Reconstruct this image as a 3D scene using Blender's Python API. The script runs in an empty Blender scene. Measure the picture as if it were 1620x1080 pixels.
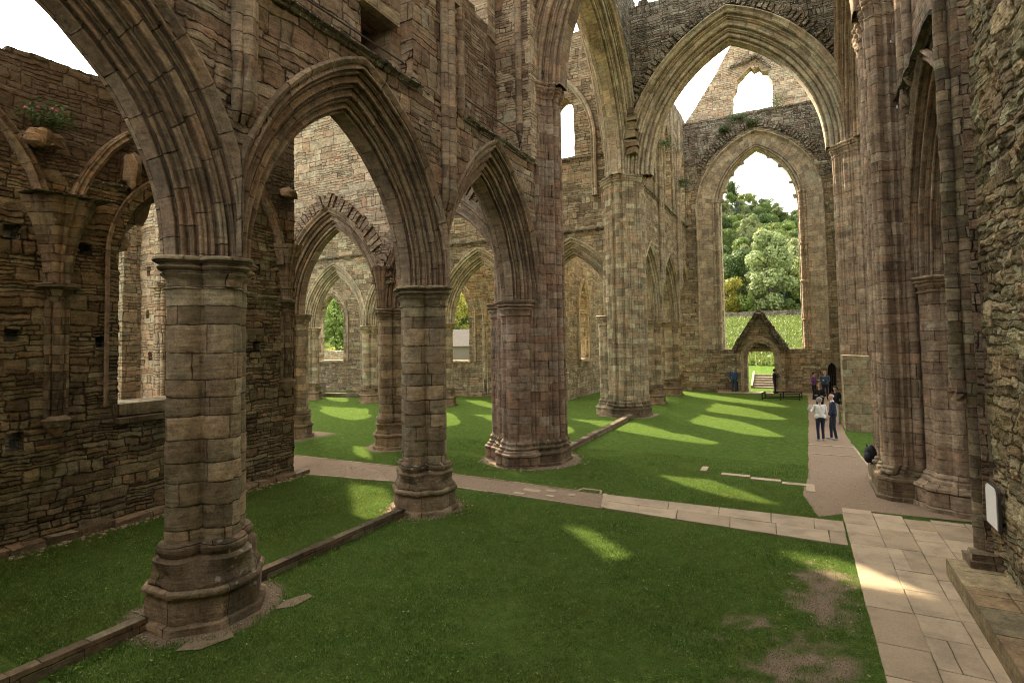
import bpy, math, random
import numpy as np
from mathutils import Vector, Matrix, noise, geometry
random.seed(7)
S = bpy.context.scene
COL = S.collection
PI = math.pi
rad = math.radians

# ------------------------------------------------------------------ helpers
class MB:
    """collects verts / faces / per-loop uv for one mesh object"""
    def __init__(s): s.v=[]; s.f=[]; s.uv=[]; s.m=[]; s.att=None
    def add(s, vs, fs, uvs=None, m=0):
        o=len(s.v); s.v.extend([tuple(p) for p in vs])
        for k,f in enumerate(fs):
            s.f.append(tuple(i+o for i in f)); s.m.append(m)
            if uvs is None: s.uv.append(None)
            else: s.uv.append(uvs[k])
    def grid(s, rows, uvr, closed=False, m=0):
        """rows: list of lists of points; uvr same shape of (u,v); closed joins the columns (uvr then has one more column)"""
        n=len(rows[0]); o=len(s.v)
        for r in rows: s.v.extend([tuple(p) for p in r])
        for i in range(len(rows)-1):
            for j in range(n if closed else n-1):
                k=(j+1)%n
                s.f.append((o+i*n+j,o+i*n+k,o+(i+1)*n+k,o+(i+1)*n+j)); s.m.append(m)
                s.uv.append((uvr[i][j],uvr[i][j+1],uvr[i+1][j+1],uvr[i+1][j]))
    def box(s, c, d, rz=0, m=0, jit=0, taper=1.0):
        hx,hy,hz=d[0]/2,d[1]/2,d[2]/2
        cs,sn=math.cos(rz),math.sin(rz)
        vs=[]
        for z in (-1,1):
            t=taper if z>0 else 1
            for x,y in ((-1,-1),(1,-1),(1,1),(-1,1)):
                px,py,pz=x*hx*t,y*hy*t,z*hz
                if jit: px+=random.uniform(-jit,jit); py+=random.uniform(-jit,jit); pz+=random.uniform(-jit,jit)
                vs.append((c[0]+px*cs-py*sn, c[1]+px*sn+py*cs, c[2]+pz))
        fs=[(3,2,1,0),(4,5,6,7),(0,1,5,4),(1,2,6,5),(2,3,7,6),(3,0,4,7)]
        s.add(vs,fs,None,m)
    def tube(s, pts, r, n=8, m=0, cap=True):
        pts=[Vector(p) for p in pts]; rs=r if isinstance(r,(list,tuple)) else [r]*len(pts)
        rows=[];uvr=[];L=0
        for i,p in enumerate(pts):
            t=(pts[min(i+1,len(pts)-1)]-pts[max(i-1,0)]).normalized()
            a=t.cross(Vector((0,0,1)));
            if a.length<1e-3: a=Vector((1,0,0))
            a.normalize(); b=t.cross(a)
            if i: L+=(p-pts[i-1]).length
            rows.append([p+(a*math.cos(2*PI*j/n)+b*math.sin(2*PI*j/n))*rs[i] for j in range(n)])
            uvr.append([(j/n*2*PI*rs[i],L) for j in range(n+1)])
        o=len(s.v); s.grid(rows,uvr,True,m)
        if cap:
            s.f.append(tuple(o+j for j in range(n))[::-1]); s.m.append(m); s.uv.append(None)
            e=o+(len(rows)-1)*n
            s.f.append(tuple(e+j for j in range(n))); s.m.append(m); s.uv.append(None)
    def wob(s, amp, sc=1.5, seed=0):
        for i,p in enumerate(s.v):
            q=Vector(p)*sc+Vector((seed,seed*1.7,0))
            d=noise.noise_vector(q)*amp+noise.noise_vector(q*4.1)*amp*.35
            s.v[i]=(p[0]+d.x,p[1]+d.y,p[2]+d.z)
    def build(s, name, mats, parent=None, smooth=None, att=None):
        me=bpy.data.meshes.new(name)
        off=Vector((0,0,0))
        if parent is not None:
            q=parent
            while q is not None: off+=q.location; q=q.parent
        vs=s.v if off.length==0 else [(p[0]-off.x,p[1]-off.y,p[2]-off.z) for p in s.v]
        me.from_pydata(vs,[],s.f)
        uvl=me.uv_layers.new(name='UVMap')
        arr=[]
        for f,uv in zip(s.f,s.uv):
            if uv is None:
                p=[Vector(s.v[i]) for i in f]
                nn=geometry.normal(p[:4]) if len(p)>=3 else Vector((0,0,1))
                ax,ay,az=abs(nn.x),abs(nn.y),abs(nn.z)
                for q in p:
                    arr += [q.x,q.y] if az>max(ax,ay)*1.1 else ([q.y,q.z] if ax>ay else [q.x,q.z])
            else:
                for a in uv: arr += [a[0],a[1]]
        uvl.data.foreach_set('uv',arr)
        if not isinstance(mats,(list,tuple)): mats=[mats]
        for m in mats: me.materials.append(m)
        if len(mats)>1: me.polygons.foreach_set('material_index',s.m)
        if att:
            for k,vals in att.items():
                a=me.attributes.new(k,'FLOAT','POINT'); a.data.foreach_set('value',vals)
        if smooth is not None:
            me.shade_smooth()
            if smooth<180: me.set_sharp_from_angle(angle=rad(smooth))
        me.update()
        o=bpy.data.objects.new(name,me); COL.objects.link(o)
        if parent is not None: o.parent=parent
        return o

def thing(name,label,cat,loc=(0,0,0),group=None,rz=0):
    o=bpy.data.objects.new(name,None); COL.objects.link(o); o.location=loc; o.rotation_euler=(0,0,rz)
    o.empty_display_size=.2
    tag(o,label,cat,group); return o
def tag(o,label,cat,group=None,kind='thing'):
    o['label']=label; o['category']=cat; o['kind']=kind
    if group: o['group']=group
    return o
def struct(o,label=None,kind='structure'):
    o['kind']=kind
    if label: o['label']=label
    return o
def dup(root,loc,label=None,rz=None):
    def cp(o,par):
        c=o.copy(); COL.objects.link(c)
        if par is not None: c.parent=par
        for ch in list(o.children): cp(ch,c)
        return c
    r=cp(root,None); r.location=loc
    if rz is not None: r.rotation_euler=(0,0,rz)
    if label: r['label']=label
    return r

class Fr:
    """vertical frame: u runs along U, w out along N, z up"""
    def __init__(s,o,U):
        s.o=Vector(o); s.U=Vector(U).normalized(); s.N=s.U.cross(Vector((0,0,1)))
    def p(s,u,w,z): return s.o+s.U*u+s.N*w+Vector((0,0,z))
FX=lambda X:Fr((X,0,0),(0,1,0))      # plane facing +X, u = world Y
FXm=lambda X:Fr((X,0,0),(0,-1,0))    # plane facing -X, u = -world Y
FY=lambda Y:Fr((0,Y,0),(1,0,0))      # plane facing -Y, u = world X

# ------------------------------------------------------------------ node materials
class NT:
    def __init__(s,name):
        s.mat=bpy.data.materials.new(name); s.mat.use_nodes=True
        s.t=s.mat.node_tree; s.t.nodes.clear(); s.n=s.t.nodes
    def new(s,ty,**k):
        n=s.n.new(ty)
        for a,b in k.items(): setattr(n,a,b)
        return n
    def put(s,sock,val):
        if isinstance(val,bpy.types.NodeSocket): s.t.links.new(val,sock)
        elif val is not None:
            if hasattr(sock.default_value,'__len__') and not hasattr(val,'__len__'): val=[val]*len(sock.default_value)
            if hasattr(val,'__len__') and len(sock.default_value)==4 and len(val)==3: val=(*val,1)
            sock.default_value=val
    def math(s,op,a,b=None,c=None,clamp=False):
        n=s.new('ShaderNodeMath',operation=op,use_clamp=clamp)
        for i,x in enumerate((a,b,c)):
            if x is not None: s.put(n.inputs[i],x)
        return n.outputs[0]
    def mix(s,f,a,b,mode='MIX'):
        n=s.new('ShaderNodeMix',data_type='RGBA',blend_type=mode)
        s.put(n.inputs[0],f); s.put(n.inputs[6],a); s.put(n.inputs[7],b); return n.outputs[2]
    def noise(s,vec,sc,det=3,rough=.55,out=0,dim='3D'):
        n=s.new('ShaderNodeTexNoise',noise_dimensions=dim); s.put(n.inputs['Vector'],vec) if dim!='1D' else s.put(n.inputs['W'],vec)
        n.inputs['Scale'].default_value=sc; n.inputs['Detail'].default_value=det; n.inputs['Roughness'].default_value=rough
        return n.outputs[out]
    def ss(s,x,a,b,lo=0.,hi=1.):
        n=s.new('ShaderNodeMapRange',interpolation_type='SMOOTHSTEP'); s.put(n.inputs[0],x)
        for i,v in enumerate((a,b,lo,hi)): s.put(n.inputs[i+1],v)
        return n.outputs[0]
    def ramp(s,f,stops,interp='LINEAR'):
        n=s.new('ShaderNodeValToRGB'); s.put(n.inputs[0],f); e=n.color_ramp.elements; n.color_ramp.interpolation=interp
        while len(e)<len(stops): e.new(.5)
        for el,(p,c) in zip(e,stops): el.position=p; el.color=(*c,1)
        return n.outputs[0]
    def xyz(s,x=0,y=0,z=0):
        n=s.new('ShaderNodeCombineXYZ')
        for i,v in enumerate((x,y,z)): s.put(n.inputs[i],v)
        return n.outputs[0]
    def sep(s,v):
        n=s.new('ShaderNodeSeparateXYZ'); s.put(n.inputs[0],v); return n.outputs
    def vm(s,op,a,b=None,sc=None):
        n=s.new('ShaderNodeVectorMath',operation=op); s.put(n.inputs[0],a)
        if b is not None: s.put(n.inputs[1],b)
        if sc is not None: s.put(n.inputs['Scale'],sc)
        return n.outputs[0]
    def white(s,dim,**k):
        n=s.new('ShaderNodeTexWhiteNoise',noise_dimensions=dim)
        if 'w' in k: s.put(n.inputs['W'],k['w'])
        if 'v' in k: s.put(n.inputs['Vector'],k['v'])
        return n.outputs
    def out(s,col,rough=.9,bump=None,bs=1.,bd=.03,spec=.25,sub=None,trans=None):
        b=s.new('ShaderNodeBsdfPrincipled'); s.put(b.inputs['Base Color'],col); s.put(b.inputs['Roughness'],rough)
        b.inputs['Specular IOR Level'].default_value=spec
        if bump is not None:
            n=s.new('ShaderNodeBump'); n.inputs['Strength'].default_value=bs; n.inputs['Distance'].default_value=bd
            s.put(n.inputs['Height'],bump); s.t.links.new(n.outputs[0],b.inputs['Normal'])
        o=s.new('ShaderNodeOutputMaterial'); sh=b.outputs[0]
        if trans is not None:
            tr=s.new('ShaderNodeBsdfTranslucent'); s.put(tr.inputs[0],col); mx=s.new('ShaderNodeMixShader'); mx.inputs[0].default_value=trans
            s.t.links.new(sh,mx.inputs[1]); s.t.links.new(tr.outputs[0],mx.inputs[2]); sh=mx.outputs[0]
        s.t.links.new(sh,o.inputs[0]); return s.mat

def _pal(base,ks):
    return [tuple(max(.02,b_*k*(1+h_*w_)) for b_,w_ in zip(base,(1,-.15,-.55))) for k,h_ in ks]
_KS=((.60,.04),(1.12,-.05),(.80,.10),(1.45,-.10),(.50,.02),(.95,.14),(1.20,.02))
PAL_BROWN=_pal((.258,.204,.136),_KS); PAL_PINK=_pal((.268,.203,.145),((.68,.05),(1.08,-.03),(.68,.14),(1.36,-.12),(.95,.13),(.56,.07),(1.16,-.04)))
PAL_OLIVE=_pal((.255,.213,.132),_KS); PAL_PALE=_pal((.43,.35,.25),((.82,.05),(1.1,-.05),(.74,.12),(1.25,-.1),(.66,.05),(.95,.15),(1.06,.0)))
PAL_FAR=_pal((.365,.315,.235),((.72,.03),(1.10,-.05),(.84,.10),(1.34,-.10),(.62,.02),(.96,.12),(1.14,.02)))
PAL_GREY=_pal((.235,.205,.155),((.6,.03),(1.15,-.05),(.8,.06),(1.5,-.10),(.45,.02),(.95,.08),(1.2,.0)))
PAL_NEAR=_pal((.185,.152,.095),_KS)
def stone(name,h=.24,w=.5,pal=PAL_BROWN,warp=.03,jw=.018,bd=.035,dark=.5,dark_above=None,moss=.3,lich=.3,attr=False,dk=(.035,.029,.022),seed=0.,fine=1.,soft=False,nest=False,lsc=6.,lth=.5,disp=0.,jc=1.):
    t=NT(name)
    uvn=t.new('ShaderNodeUVMap'); uv=uvn.outputs[0]
    pos=t.new('ShaderNodeNewGeometry').outputs['Position']
    fn=t.noise(pos,9.,4,.65); fn2=t.noise(pos,38.,3,.6)
    if attr:
        a=t.new('ShaderNodeAttribute',attribute_name='cell').outputs['Fac']; e=t.new('ShaderNodeAttribute',attribute_name='edge').outputs['Fac']
        rv=a; joint=e; rb=t.math('FRACT',t.math('MULTIPLY',a,7.31))
    else:
        wv=t.vm('SCALE',t.vm('SUBTRACT',t.noise(uv,1.1,3,.6,out=1),(.5,.5,.5)),sc=warp*4)
        wf=t.vm('SCALE',t.vm('SUBTRACT',t.noise(uv,6.,2,.6,out=1),(.5,.5,.5)),sc=warp*1.2)
        q=t.sep(t.vm('ADD',t.vm('ADD',uv,wv),wf)); u,v=q[0],q[1]
        v=t.math('ADD',v,t.math('MULTIPLY',t.math('SUBTRACT',t.noise(t.xyz(0,v,seed+3.),.2/h,1,.5),.5),h*2.6))
        if nest:
            HB,WB=h*2.2,w*2.1
            vh=t.math('DIVIDE',v,HB); row=t.math('FLOOR',vh); fv=t.math('SUBTRACT',vh,row)
            rr=t.sep(t.white('1D',w=t.math('ADD',row,seed))[1])
            wr=t.math('MULTIPLY_ADD',rr[0],WB*.7,WB*.65)
            u2=t.math('ADD',t.math('DIVIDE',u,wr),t.math('MULTIPLY',rr[1],17.)); col=t.math('FLOOR',u2); fu=t.math('SUBTRACT',u2,col)
            r1=t.white('3D',v=t.xyz(col,row,seed))[0]
            ns=t.math('FLOOR',t.math('MULTIPLY_ADD',r1,3.2,1.))         # 1..4 thin courses
            fs=t.math('MULTIPLY',fv,ns); sr=t.math('FLOOR',fs); fsv=t.math('SUBTRACT',fs,sr)
            r2=t.white('3D',v=t.xyz(t.math('MULTIPLY_ADD',col,7.,sr),row,seed+5.))
            nc=t.math('FLOOR',t.math('MULTIPLY_ADD',r2[0],2.6,1.)); sk=t.math('MULTIPLY',t.math('SUBTRACT',t.sep(r2[1])[2],.5),.35)
            fu_=t.math('POWER',fu,t.math('ADD',1.,sk)); fc=t.math('MULTIPLY',fu_,nc); sc=t.math('FLOOR',fc); fcu=t.math('SUBTRACT',fc,sc)
            wn=t.white('3D',v=t.xyz(t.math('MULTIPLY_ADD',col,5.,sc),t.math('MULTIPLY_ADD',row,5.,sr),seed+9.)); rv=wn[0]; rb=t.sep(wn[1])[1]
            du=t.math('DIVIDE',t.math('MULTIPLY',t.math('MINIMUM',fcu,t.math('SUBTRACT',1.,fcu)),wr),nc)
            dv=t.math('DIVIDE',t.math('MULTIPLY',t.math('MINIMUM',fsv,t.math('SUBTRACT',1.,fsv)),HB),ns)
        else:
            vh=t.math('DIVIDE',v,h); row=t.math('FLOOR',vh); fv=t.math('FRACT',vh)
            rr=t.sep(t.white('1D',w=t.math('ADD',row,seed))[1])
            wr=t.math('MULTIPLY_ADD',rr[0],w*.9,w*.6)
            u2=t.math('ADD',t.math('DIVIDE',u,wr),t.math('MULTIPLY',rr[1],17.))
            col=t.math('FLOOR',u2); fu=t.math('FRACT',u2)
            wn=t.white('3D',v=t.xyz(col,row,seed)); rv=wn[0]; rc=t.sep(wn[1]); rb=rc[1]
            du=t.math('MULTIPLY',t.math('MINIMUM',fu,t.math('SUBTRACT',1.,fu)),wr)
            dv=t.math('MULTIPLY',t.math('MINIMUM',fv,t.math('SUBTRACT',1.,fv)),h)
        d=t.math('SMOOTH_MIN',du,dv,.03)
        d=t.math('ADD',d,t.math('MULTIPLY',t.math('SUBTRACT',fn,.5),jw*1.6))
        d=t.math('ADD',d,t.math('MULTIPLY',t.math('SUBTRACT',t.noise(pos,1.9,3,.6),.45),jw*2.2))
        joint=t.ss(d,jw*.05,jw*1.3)
    c=t.ramp(rv,[(i/7+.07,p) for i,p in enumerate(pal)])
    big=t.noise(pos,.55,4,.6)
    bed=t.noise(t.vm('MULTIPLY',pos,(2.2,2.2,21.)),1.,4,.62)
    mid=t.noise(pos,3.1,4,.6)
    c=t.mix(.35,c,pal[1])if soft else c
    c=t.mix(1.,c,t.ramp(fn,[(.25,(.62,.61,.60)),(.5,(1,1,1)),(.78,(1.34,1.30,1.22))]),'MULTIPLY')
    c=t.mix(.8,c,t.ramp(bed,[(.3,(.66,.64,.62)),(.5,(1,1,1)),(.72,(1.24,1.21,1.15))]),'MULTIPLY')
    c=t.mix(.8,c,t.ramp(mid,[(.3,(.68,.67,.66)),(.52,(1,1,1)),(.72,(1.26,1.24,1.18))]),'MULTIPLY')
    c=t.mix(.75,c,t.ramp(fn2,[(.3,(.66,.66,.66)),(.5,(1,1,1)),(.7,(1.32,1.30,1.26))]),'MULTIPLY')
    c=t.mix(.6 if not soft else .75,c,t.ramp(rb,[(0,(.72,.72,.73)),(1,(1.24,1.21,1.17))]),'MULTIPLY')
    # open joints : dark, here and there still pale with mortar
    c=t.mix(t.math('SUBTRACT',1.,joint),c,t.mix(t.ss(t.noise(pos,1.3,4,.65),.42,.6),t.mix(1.,c,tuple(1-(1-v)*jc for v in (.22,.20,.18)),'MULTIPLY'),t.mix(1.,c,tuple(1-(1-v)*jc for v in (.66,.64,.60)),'MULTIPLY')))
    # black weathering, in vertical runs
    st=t.noise(t.vm('MULTIPLY',pos,(1.7,1.7,.33)),1.1,5,.68)
    msk=t.ss(t.math('ADD',t.math('MULTIPLY',st,.65),t.math('MULTIPLY',big,.5)),.56,.78)
    c=t.mix(t.math('MULTIPLY',msk,dark),c,dk)
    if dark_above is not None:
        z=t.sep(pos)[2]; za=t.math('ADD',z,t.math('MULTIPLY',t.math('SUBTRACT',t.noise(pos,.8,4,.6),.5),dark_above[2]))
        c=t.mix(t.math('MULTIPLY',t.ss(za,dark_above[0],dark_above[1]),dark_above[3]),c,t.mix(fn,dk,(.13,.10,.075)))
    if moss:
        mm=t.ss(t.noise(pos,.9,5,.65),.5,.7); c=t.mix(t.math('MULTIPLY',mm,moss),c,t.mix(fn,(.055,.068,.018),(.16,.16,.06)))
    if lich:
        vo=t.new('ShaderNodeTexVoronoi',feature='F1'); t.put(vo.inputs['Vector'],t.vm('ADD',pos,t.vm('SCALE',t.noise(pos,5,2,out=1),sc=.25))); vo.inputs['Scale'].default_value=lsc
        lm=t.math('MULTIPLY',t.ss(vo.outputs['Distance'],.27,.17),t.ss(t.noise(pos,.7,3),lth,lth+.16))
        c=t.mix(t.math('MULTIPLY',lm,lich),c,(.46,.44,.38))
    hgt=t.math('ADD',t.math('MULTIPLY',joint,.5 if not attr else .15),t.math('MULTIPLY',fn,.5))
    hgt=t.math('ADD',hgt,t.math('MULTIPLY',fn2,.16*fine)); hgt=t.math('ADD',hgt,t.math('MULTIPLY',bed,.45)); hgt=t.math('ADD',hgt,t.math('MULTIPLY',mid,.55))
    hgt=t.math('ADD',hgt,t.math('MULTIPLY',rv,.4 if not attr else .05))
    mt=t.out(c,.92,hgt,1.,bd,.12)
    if disp:
        dn=t.new('ShaderNodeDisplacement'); dn.inputs['Midlevel'].default_value=1.0; dn.inputs['Scale'].default_value=disp
        hh=t.math('ADD',t.math('MULTIPLY',joint,.75),t.math('MULTIPLY',rv,.55)); hh=t.math('ADD',hh,t.math('MULTIPLY',t.math('SUBTRACT',mid,.5),1.1)); hh=t.math('ADD',hh,t.math('MULTIPLY',t.math('SUBTRACT',fn,.5),.5))
        t.put(dn.inputs['Height'],hh); o_=[n for n in t.n if n.type=='OUTPUT_MATERIAL'][0]; t.t.links.new(dn.outputs[0],o_.inputs['Displacement']); mt.displacement_method='DISPLACEMENT'
    return mt

M={}
M['shaft']=stone('pier_stone',.33,.95,PAL_BROWN,.02,.012,.03,.5,moss=.14,lich=.16,seed=1,soft=True,disp=.022)
M['shaft_pink']=stone('pink_pier_stone',.29,.72,PAL_PINK,.015,.009,.03,.5,moss=.12,lich=.1,seed=2,soft=True,disp=.016)
M['shaft_olive']=stone('buff_pier_stone',.27,.62,[tuple(.5*(a+b) for a,b in zip(p_,q_)) for p_,q_ in zip(PAL_FAR,PAL_OLIVE)],.015,.008,.03,.35,moss=.14,lich=.1,seed=3,disp=.014)
M['arch_dark']=stone('dark_rib_stone',.2,.5,[tuple(v*.75 for v in c) for c in PAL_BROWN],.02,.008,.04,.8,moss=.3,lich=.2,seed=17)  # brown palette scaled darker for ribs and wall shafts
M['shaft_red']=stone('red_purple_pier_stone',.29,.6,_pal((.250,.182,.136),((.72,.04),(1.08,-.02),(.74,.14),(1.28,-.12),(.92,.13),(.64,.06),(1.14,.0))),.015,.010,.03,.5,moss=.1,lich=.08,seed=18,disp=.016)
M['base']=stone('weathered_base_stone',.6,1.5,[tuple(v*.8 for v in c) for c in PAL_BROWN],.03,.009,.05,.7,moss=.3,lich=.5,seed=4)
M['arch']=stone('arch_moulding_stone',.42,.46,PAL_PINK,.012,.011,.03,.6,moss=.12,lich=.12,seed=5,soft=True)
M['arch_far']=stone('far_arch_stone',.40,.50,PAL_FAR,.012,.010,.03,.55,moss=.12,lich=.3,seed=6,soft=True)
M['wall_near']=stone('near_wall_masonry',.20,.50,PAL_PINK,.045,.018,.08,.6,moss=.25,lich=.15,seed=7,nest=True,disp=.05)
M['wall']=stone('coursed_rubble',.155,.50,PAL_PINK,.05,.015,.10,.55,moss=.2,lich=.15,seed=7,nest=True)
M['wall_far']=stone('far_coursed_stone',.16,.48,[tuple(.5*(a+b) for a,b in zip(p_,q_)) for p_,q_ in zip(PAL_FAR,PAL_OLIVE)],.045,.014,.10,.5,moss=.2,lich=.4,seed=8,nest=True)
M['wall_pale']=stone('pale_coursed_stone',.14,.46,PAL_PALE,.05,.013,.085,.16,moss=.05,lich=.1,seed=9,nest=True)
M['rubble']=stone('dark_lichened_rubble',.14,.30,PAL_GREY,.08,.022,.14,.8,moss=.12,lich=.95,seed=10,nest=True,lsc=11.,lth=.36)
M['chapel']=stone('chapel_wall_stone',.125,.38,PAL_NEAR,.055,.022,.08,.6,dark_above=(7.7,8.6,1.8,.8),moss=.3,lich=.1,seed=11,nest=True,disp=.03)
M['right']=stone('rough_rubble_core',.19,.40,[tuple(v*1.1 for v in c) for c in PAL_OLIVE],.075,.024,.10,.5,moss=.4,lich=.12,seed=12,nest=True,disp=.028,jc=.7)

# ------------------------------------------------------------------ shapes
def pointed(a,h,r,n,f0=0.,f1=1.):
    """right half of a pointed arch (spring -> apex), offset outward by r"""
    R=(a*a+h*h)/(2*a); c=R-a; Q=R+r
    th=math.acos(max(-1,min(1,c/Q)))
    return [(-c+Q*math.cos(th*(f0+(f1-f0)*i/n)), Q*math.sin(th*(f0+(f1-f0)*i/n))) for i in range(n+1)], Q*th
def moulded(wf,r1,ws,n=5,amp=.05,hood=True,per=9,hd=.07,seq=None):
    pr=[]
    if hood: pr+=[(wf-.02,r1+.13),(wf+hd*.7,r1+.12),(wf+hd,r1+.07),(wf+hd*.55,r1+.02)]
    tw,tr=ws-wf,-r1; L=math.hypot(tw,tr); t=(tw/L,tr/L); nn=(-t[1],t[0])
    # rolls, hollows and fillets of differing width
    if seq is None: seq=([('f',.5),('r',1.,1.),('h',.6,1.2),('r',.5,.5),('f',.35),('h',.7,1.3)]*max(1,(n+1)//2))+[('r',1.,1.),('h',.5,1.),('r',.55,.6)]
    T=sum(q[1] for q in seq); s0=0
    for q in seq:
        ln=q[1]/T*L; k=4 if q[0]=='f' else per
        for i in range(2 if q[0]=='f' else k):
            x=i/(1 if q[0]=='f' else k); x=min(x,.999)
            o=0 if q[0]=='f' else (math.sin(PI*x)**.7*amp*q[2] if q[0]=='r' else -math.sin(PI*x)**.6*amp*q[2])
            sx=s0+x*ln; pr.append((wf+t[0]*sx+nn[0]*o, r1+t[1]*sx+nn[1]*o))
        s0+=ln
    pr.append((ws,0)); pr+= [(ws*.4,-.012),(-ws*.4,-.012)]
    return pr+[(-w,r) for w,r in pr[::-1][2:]]
def arch_sweep(mb,fr,uc,z0,a,h,prof,n=26,clip=None,f1=1.,sides=(1,-1),leg=None,w0=0.):
    cum=[0]
    for i in range(1,len(prof)): cum.append(cum[-1]+math.dist(prof[i],prof[i-1]))
    for sd in sides:
        rows=None; cols=[]
        for w,r in prof:
            pts,L=pointed(a,h,r,n,0,f1)
            if leg is not None: pts=[(pts[0][0],leg-z0+(0-(leg-z0))*i/3) for i in range(3)]+pts
            cols.append((pts,L))
        nr=len(cols[0][0]); rows=[];uvr=[]
        Lm=cols[len(cols)//2][1]
        for i in range(nr):
            row=[];ur=[]
            for j,(w,r) in enumerate(prof):
                x,z=cols[j][0][i]; u=uc+sd*x
                if clip: u=max(clip[0],min(clip[1],u))
                row.append(fr.p(u,w+w0,z0+z)); ur.append((Lm*i/nr+(50 if sd<0 else 0)+uc*3.1,cum[j]))
            rows.append(row);uvr.append(ur)
        mb.grid(rows,uvr)
def arch_poly(uc,z0,a,h,r=0,n=16,bottom=None):
    """closed outline of a pointed opening, counter-clockwise"""
    R,_=pointed(a,h,r,n)
    p=[(uc+x,z0+z) for x,z in R]+[(uc-x,z0+z) for x,z in R[::-1][1:]]
    if bottom is not None: p=[(p[0][0],bottom)]+p+[(p[-1][0],bottom)]
    return p
def rect(u0,z0,u1,z1): return [(u0,z0),(u1,z0),(u1,z1),(u0,z1)]
def resample(poly,g,jag=0,seed=0):
    out=[]
    n=len(poly)
    for i in range(n):
        a,b=poly[i],poly[(i+1)%n]; L=math.dist(a,b); k=max(1,int(round(L/g)))
        for j in range(k): out.append((a[0]+(b[0]-a[0])*j/k,a[1]+(b[1]-a[1])*j/k))
    if jag:
        o2=[]
        for (u,z) in out:
            d=noise.noise_vector(Vector((u*2.3+seed,z*2.3,seed)))*jag
            o2.append((u+d.x,z+d.y))
        out=o2
    return out
def jagtop(u0,z0,u1,z1,step=.5,amp=.18,seed=0):
    """ruined top edge as a run of uneven steps"""
    out=[];n=max(2,int(abs(u1-u0)/step)); r=random.Random(seed)
    for i in range(n+1):
        u=u0+(u1-u0)*i/n; z=z0+(z1-z0)*i/n+r.uniform(-amp,amp)
        out.append((u,z))
        if i<n: out.append((u+(u1-u0)/n*.9,z+r.uniform(-.03,.03)))
    return out
def inside(polys,P):
    c=np.zeros(len(P),bool); x,y=P[:,0],P[:,1]
    for poly in polys:
        q=np.array(poly); a=q; b=np.roll(q,-1,0)
        for (x1,y1),(x2,y2) in zip(a,b):
            if y1==y2: continue
            m=((y1>y)!=(y2>y))&(x<(x2-x1)*(y-y1)/(y2-y1)+x1)
            c^=m
    return c
def make_wall(name,fr,outer,holes,t,mat,parent=None,g=.3,jag=.02,amp=.03,asc=1.2,relief=None,seed=0,back=True,region=None,jo=None):
    mb=MB(); polys=[resample(outer,g,jag if jo is None else jo,seed)]+[resample(h_,min(g,.25),jag,seed) for h_ in holes]
    pts=[];edges=[]
    for q in polys:
        o=len(pts); pts+=q; edges+=[(o+i,o+(i+1)%len(q)) for i in range(len(q))]
    nb=len(pts)
    Q=np.array(pts); lo=Q.min(0); hi=Q.max(0)
    nx=int((hi[0]-lo[0])/g)+1; ny=int((hi[1]-lo[1])/g)+1
    rng=np.random.default_rng(seed+1)
    gx,gy=np.meshgrid(lo[0]+(np.arange(nx)+.5)*g,lo[1]+(np.arange(ny)+.5)*g)
    G=np.stack([gx.ravel(),gy.ravel()],1)+rng.uniform(-g*.22,g*.22,(nx*ny,2))
    G=G[inside(polys,G)]
    if region is not None: G=G[(G[:,0]>region[0])&(G[:,0]<region[1])&(G[:,1]>region[2])&(G[:,1]<region[3])]
    # keep interior points off the boundary
    if len(G):
        keep=np.ones(len(G),bool)
        for k in range(0,len(G),4000):
            dd=((G[k:k+4000,None,:]-Q[None,:,:])**2).sum(2).min(1); keep[k:k+4000]=dd>(g*.45)**2
        G=G[keep]
    allp=[Vector(p) for p in pts]+[Vector(p) for p in G]
    V,E,F,ov,oe,of=geometry.delaunay_2d_cdt(allp,edges,[],0,1e-5)
    V=np.array([(p.x,p.y) for p in V])
    F=[f for f in F]
    cen=np.array([V[list(f)].mean(0) for f in F])
    ok=inside(polys,cen); F=[f for f,k in zip(F,ok) if k]
    cell=[];edge=[];fv=[]
    for (u,z) in V:
        p=fr.p(u,0,z); d=noise.noise(p*asc)*amp+noise.noise(p*asc*3.3)*amp*.5
        if relief:
            q_=Vector((u*1.3,z*2.6,seed)); q2=Vector((u*4.,z*7.,seed+4)); q3=Vector((u*11,z*16,seed+8))
            d+=abs(noise.noise(q_))*relief[0]+(.5-abs(noise.noise(q2)))*relief[1]+noise.noise(q3)*relief[2]
        fv.append(fr.p(u,d,z))
    mb.add(fv,F,[[(V[i][0],V[i][1]) for i in f] for f in F])
    nV=len(V)
    cnt={}
    for f in F:
        for i in range(len(f)):
            a,b=f[i],f[(i+1)%len(f)]; cnt[(a,b)]=1
    bd=[(a,b) for (a,b) in cnt if (b,a) not in cnt]
    bv=[fr.p(V[i][0],-t+noise.noise(fr.p(V[i][0],-t,V[i][1])*asc)*amp,V[i][1]) for i in range(nV)]
    if back: mb.add(bv,[f[::-1] for f in F],[[(V[i][0]+.37,V[i][1]+.11) for i in f[::-1]] for f in F])
    k=max(1,int(t/max(g,.3)))
    for a,b in bd:
        A,B=fv[a],fv[b]; A2,B2=bv[a],bv[b]; steep=abs(V[a][1]-V[b][1])>abs(V[a][0]-V[b][0])
        ra=[A.lerp(A2,i/k) for i in range(k+1)]; rb=[B.lerp(B2,i/k) for i in range(k+1)]
        if steep: uvr=[[(-t*i/k,V[a][1]) for i in range(k+1)],[(-t*i/k,V[b][1]) for i in range(k+1)]]
        else: uvr=[[(V[a][0],-t*i/k) for i in range(k+1)],[(V[b][0],-t*i/k) for i in range(k+1)]]
        mb.grid([rb,ra],uvr[::-1])
    att=None
    return mb.build(name,mat,parent,smooth=38,att=att)

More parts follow.
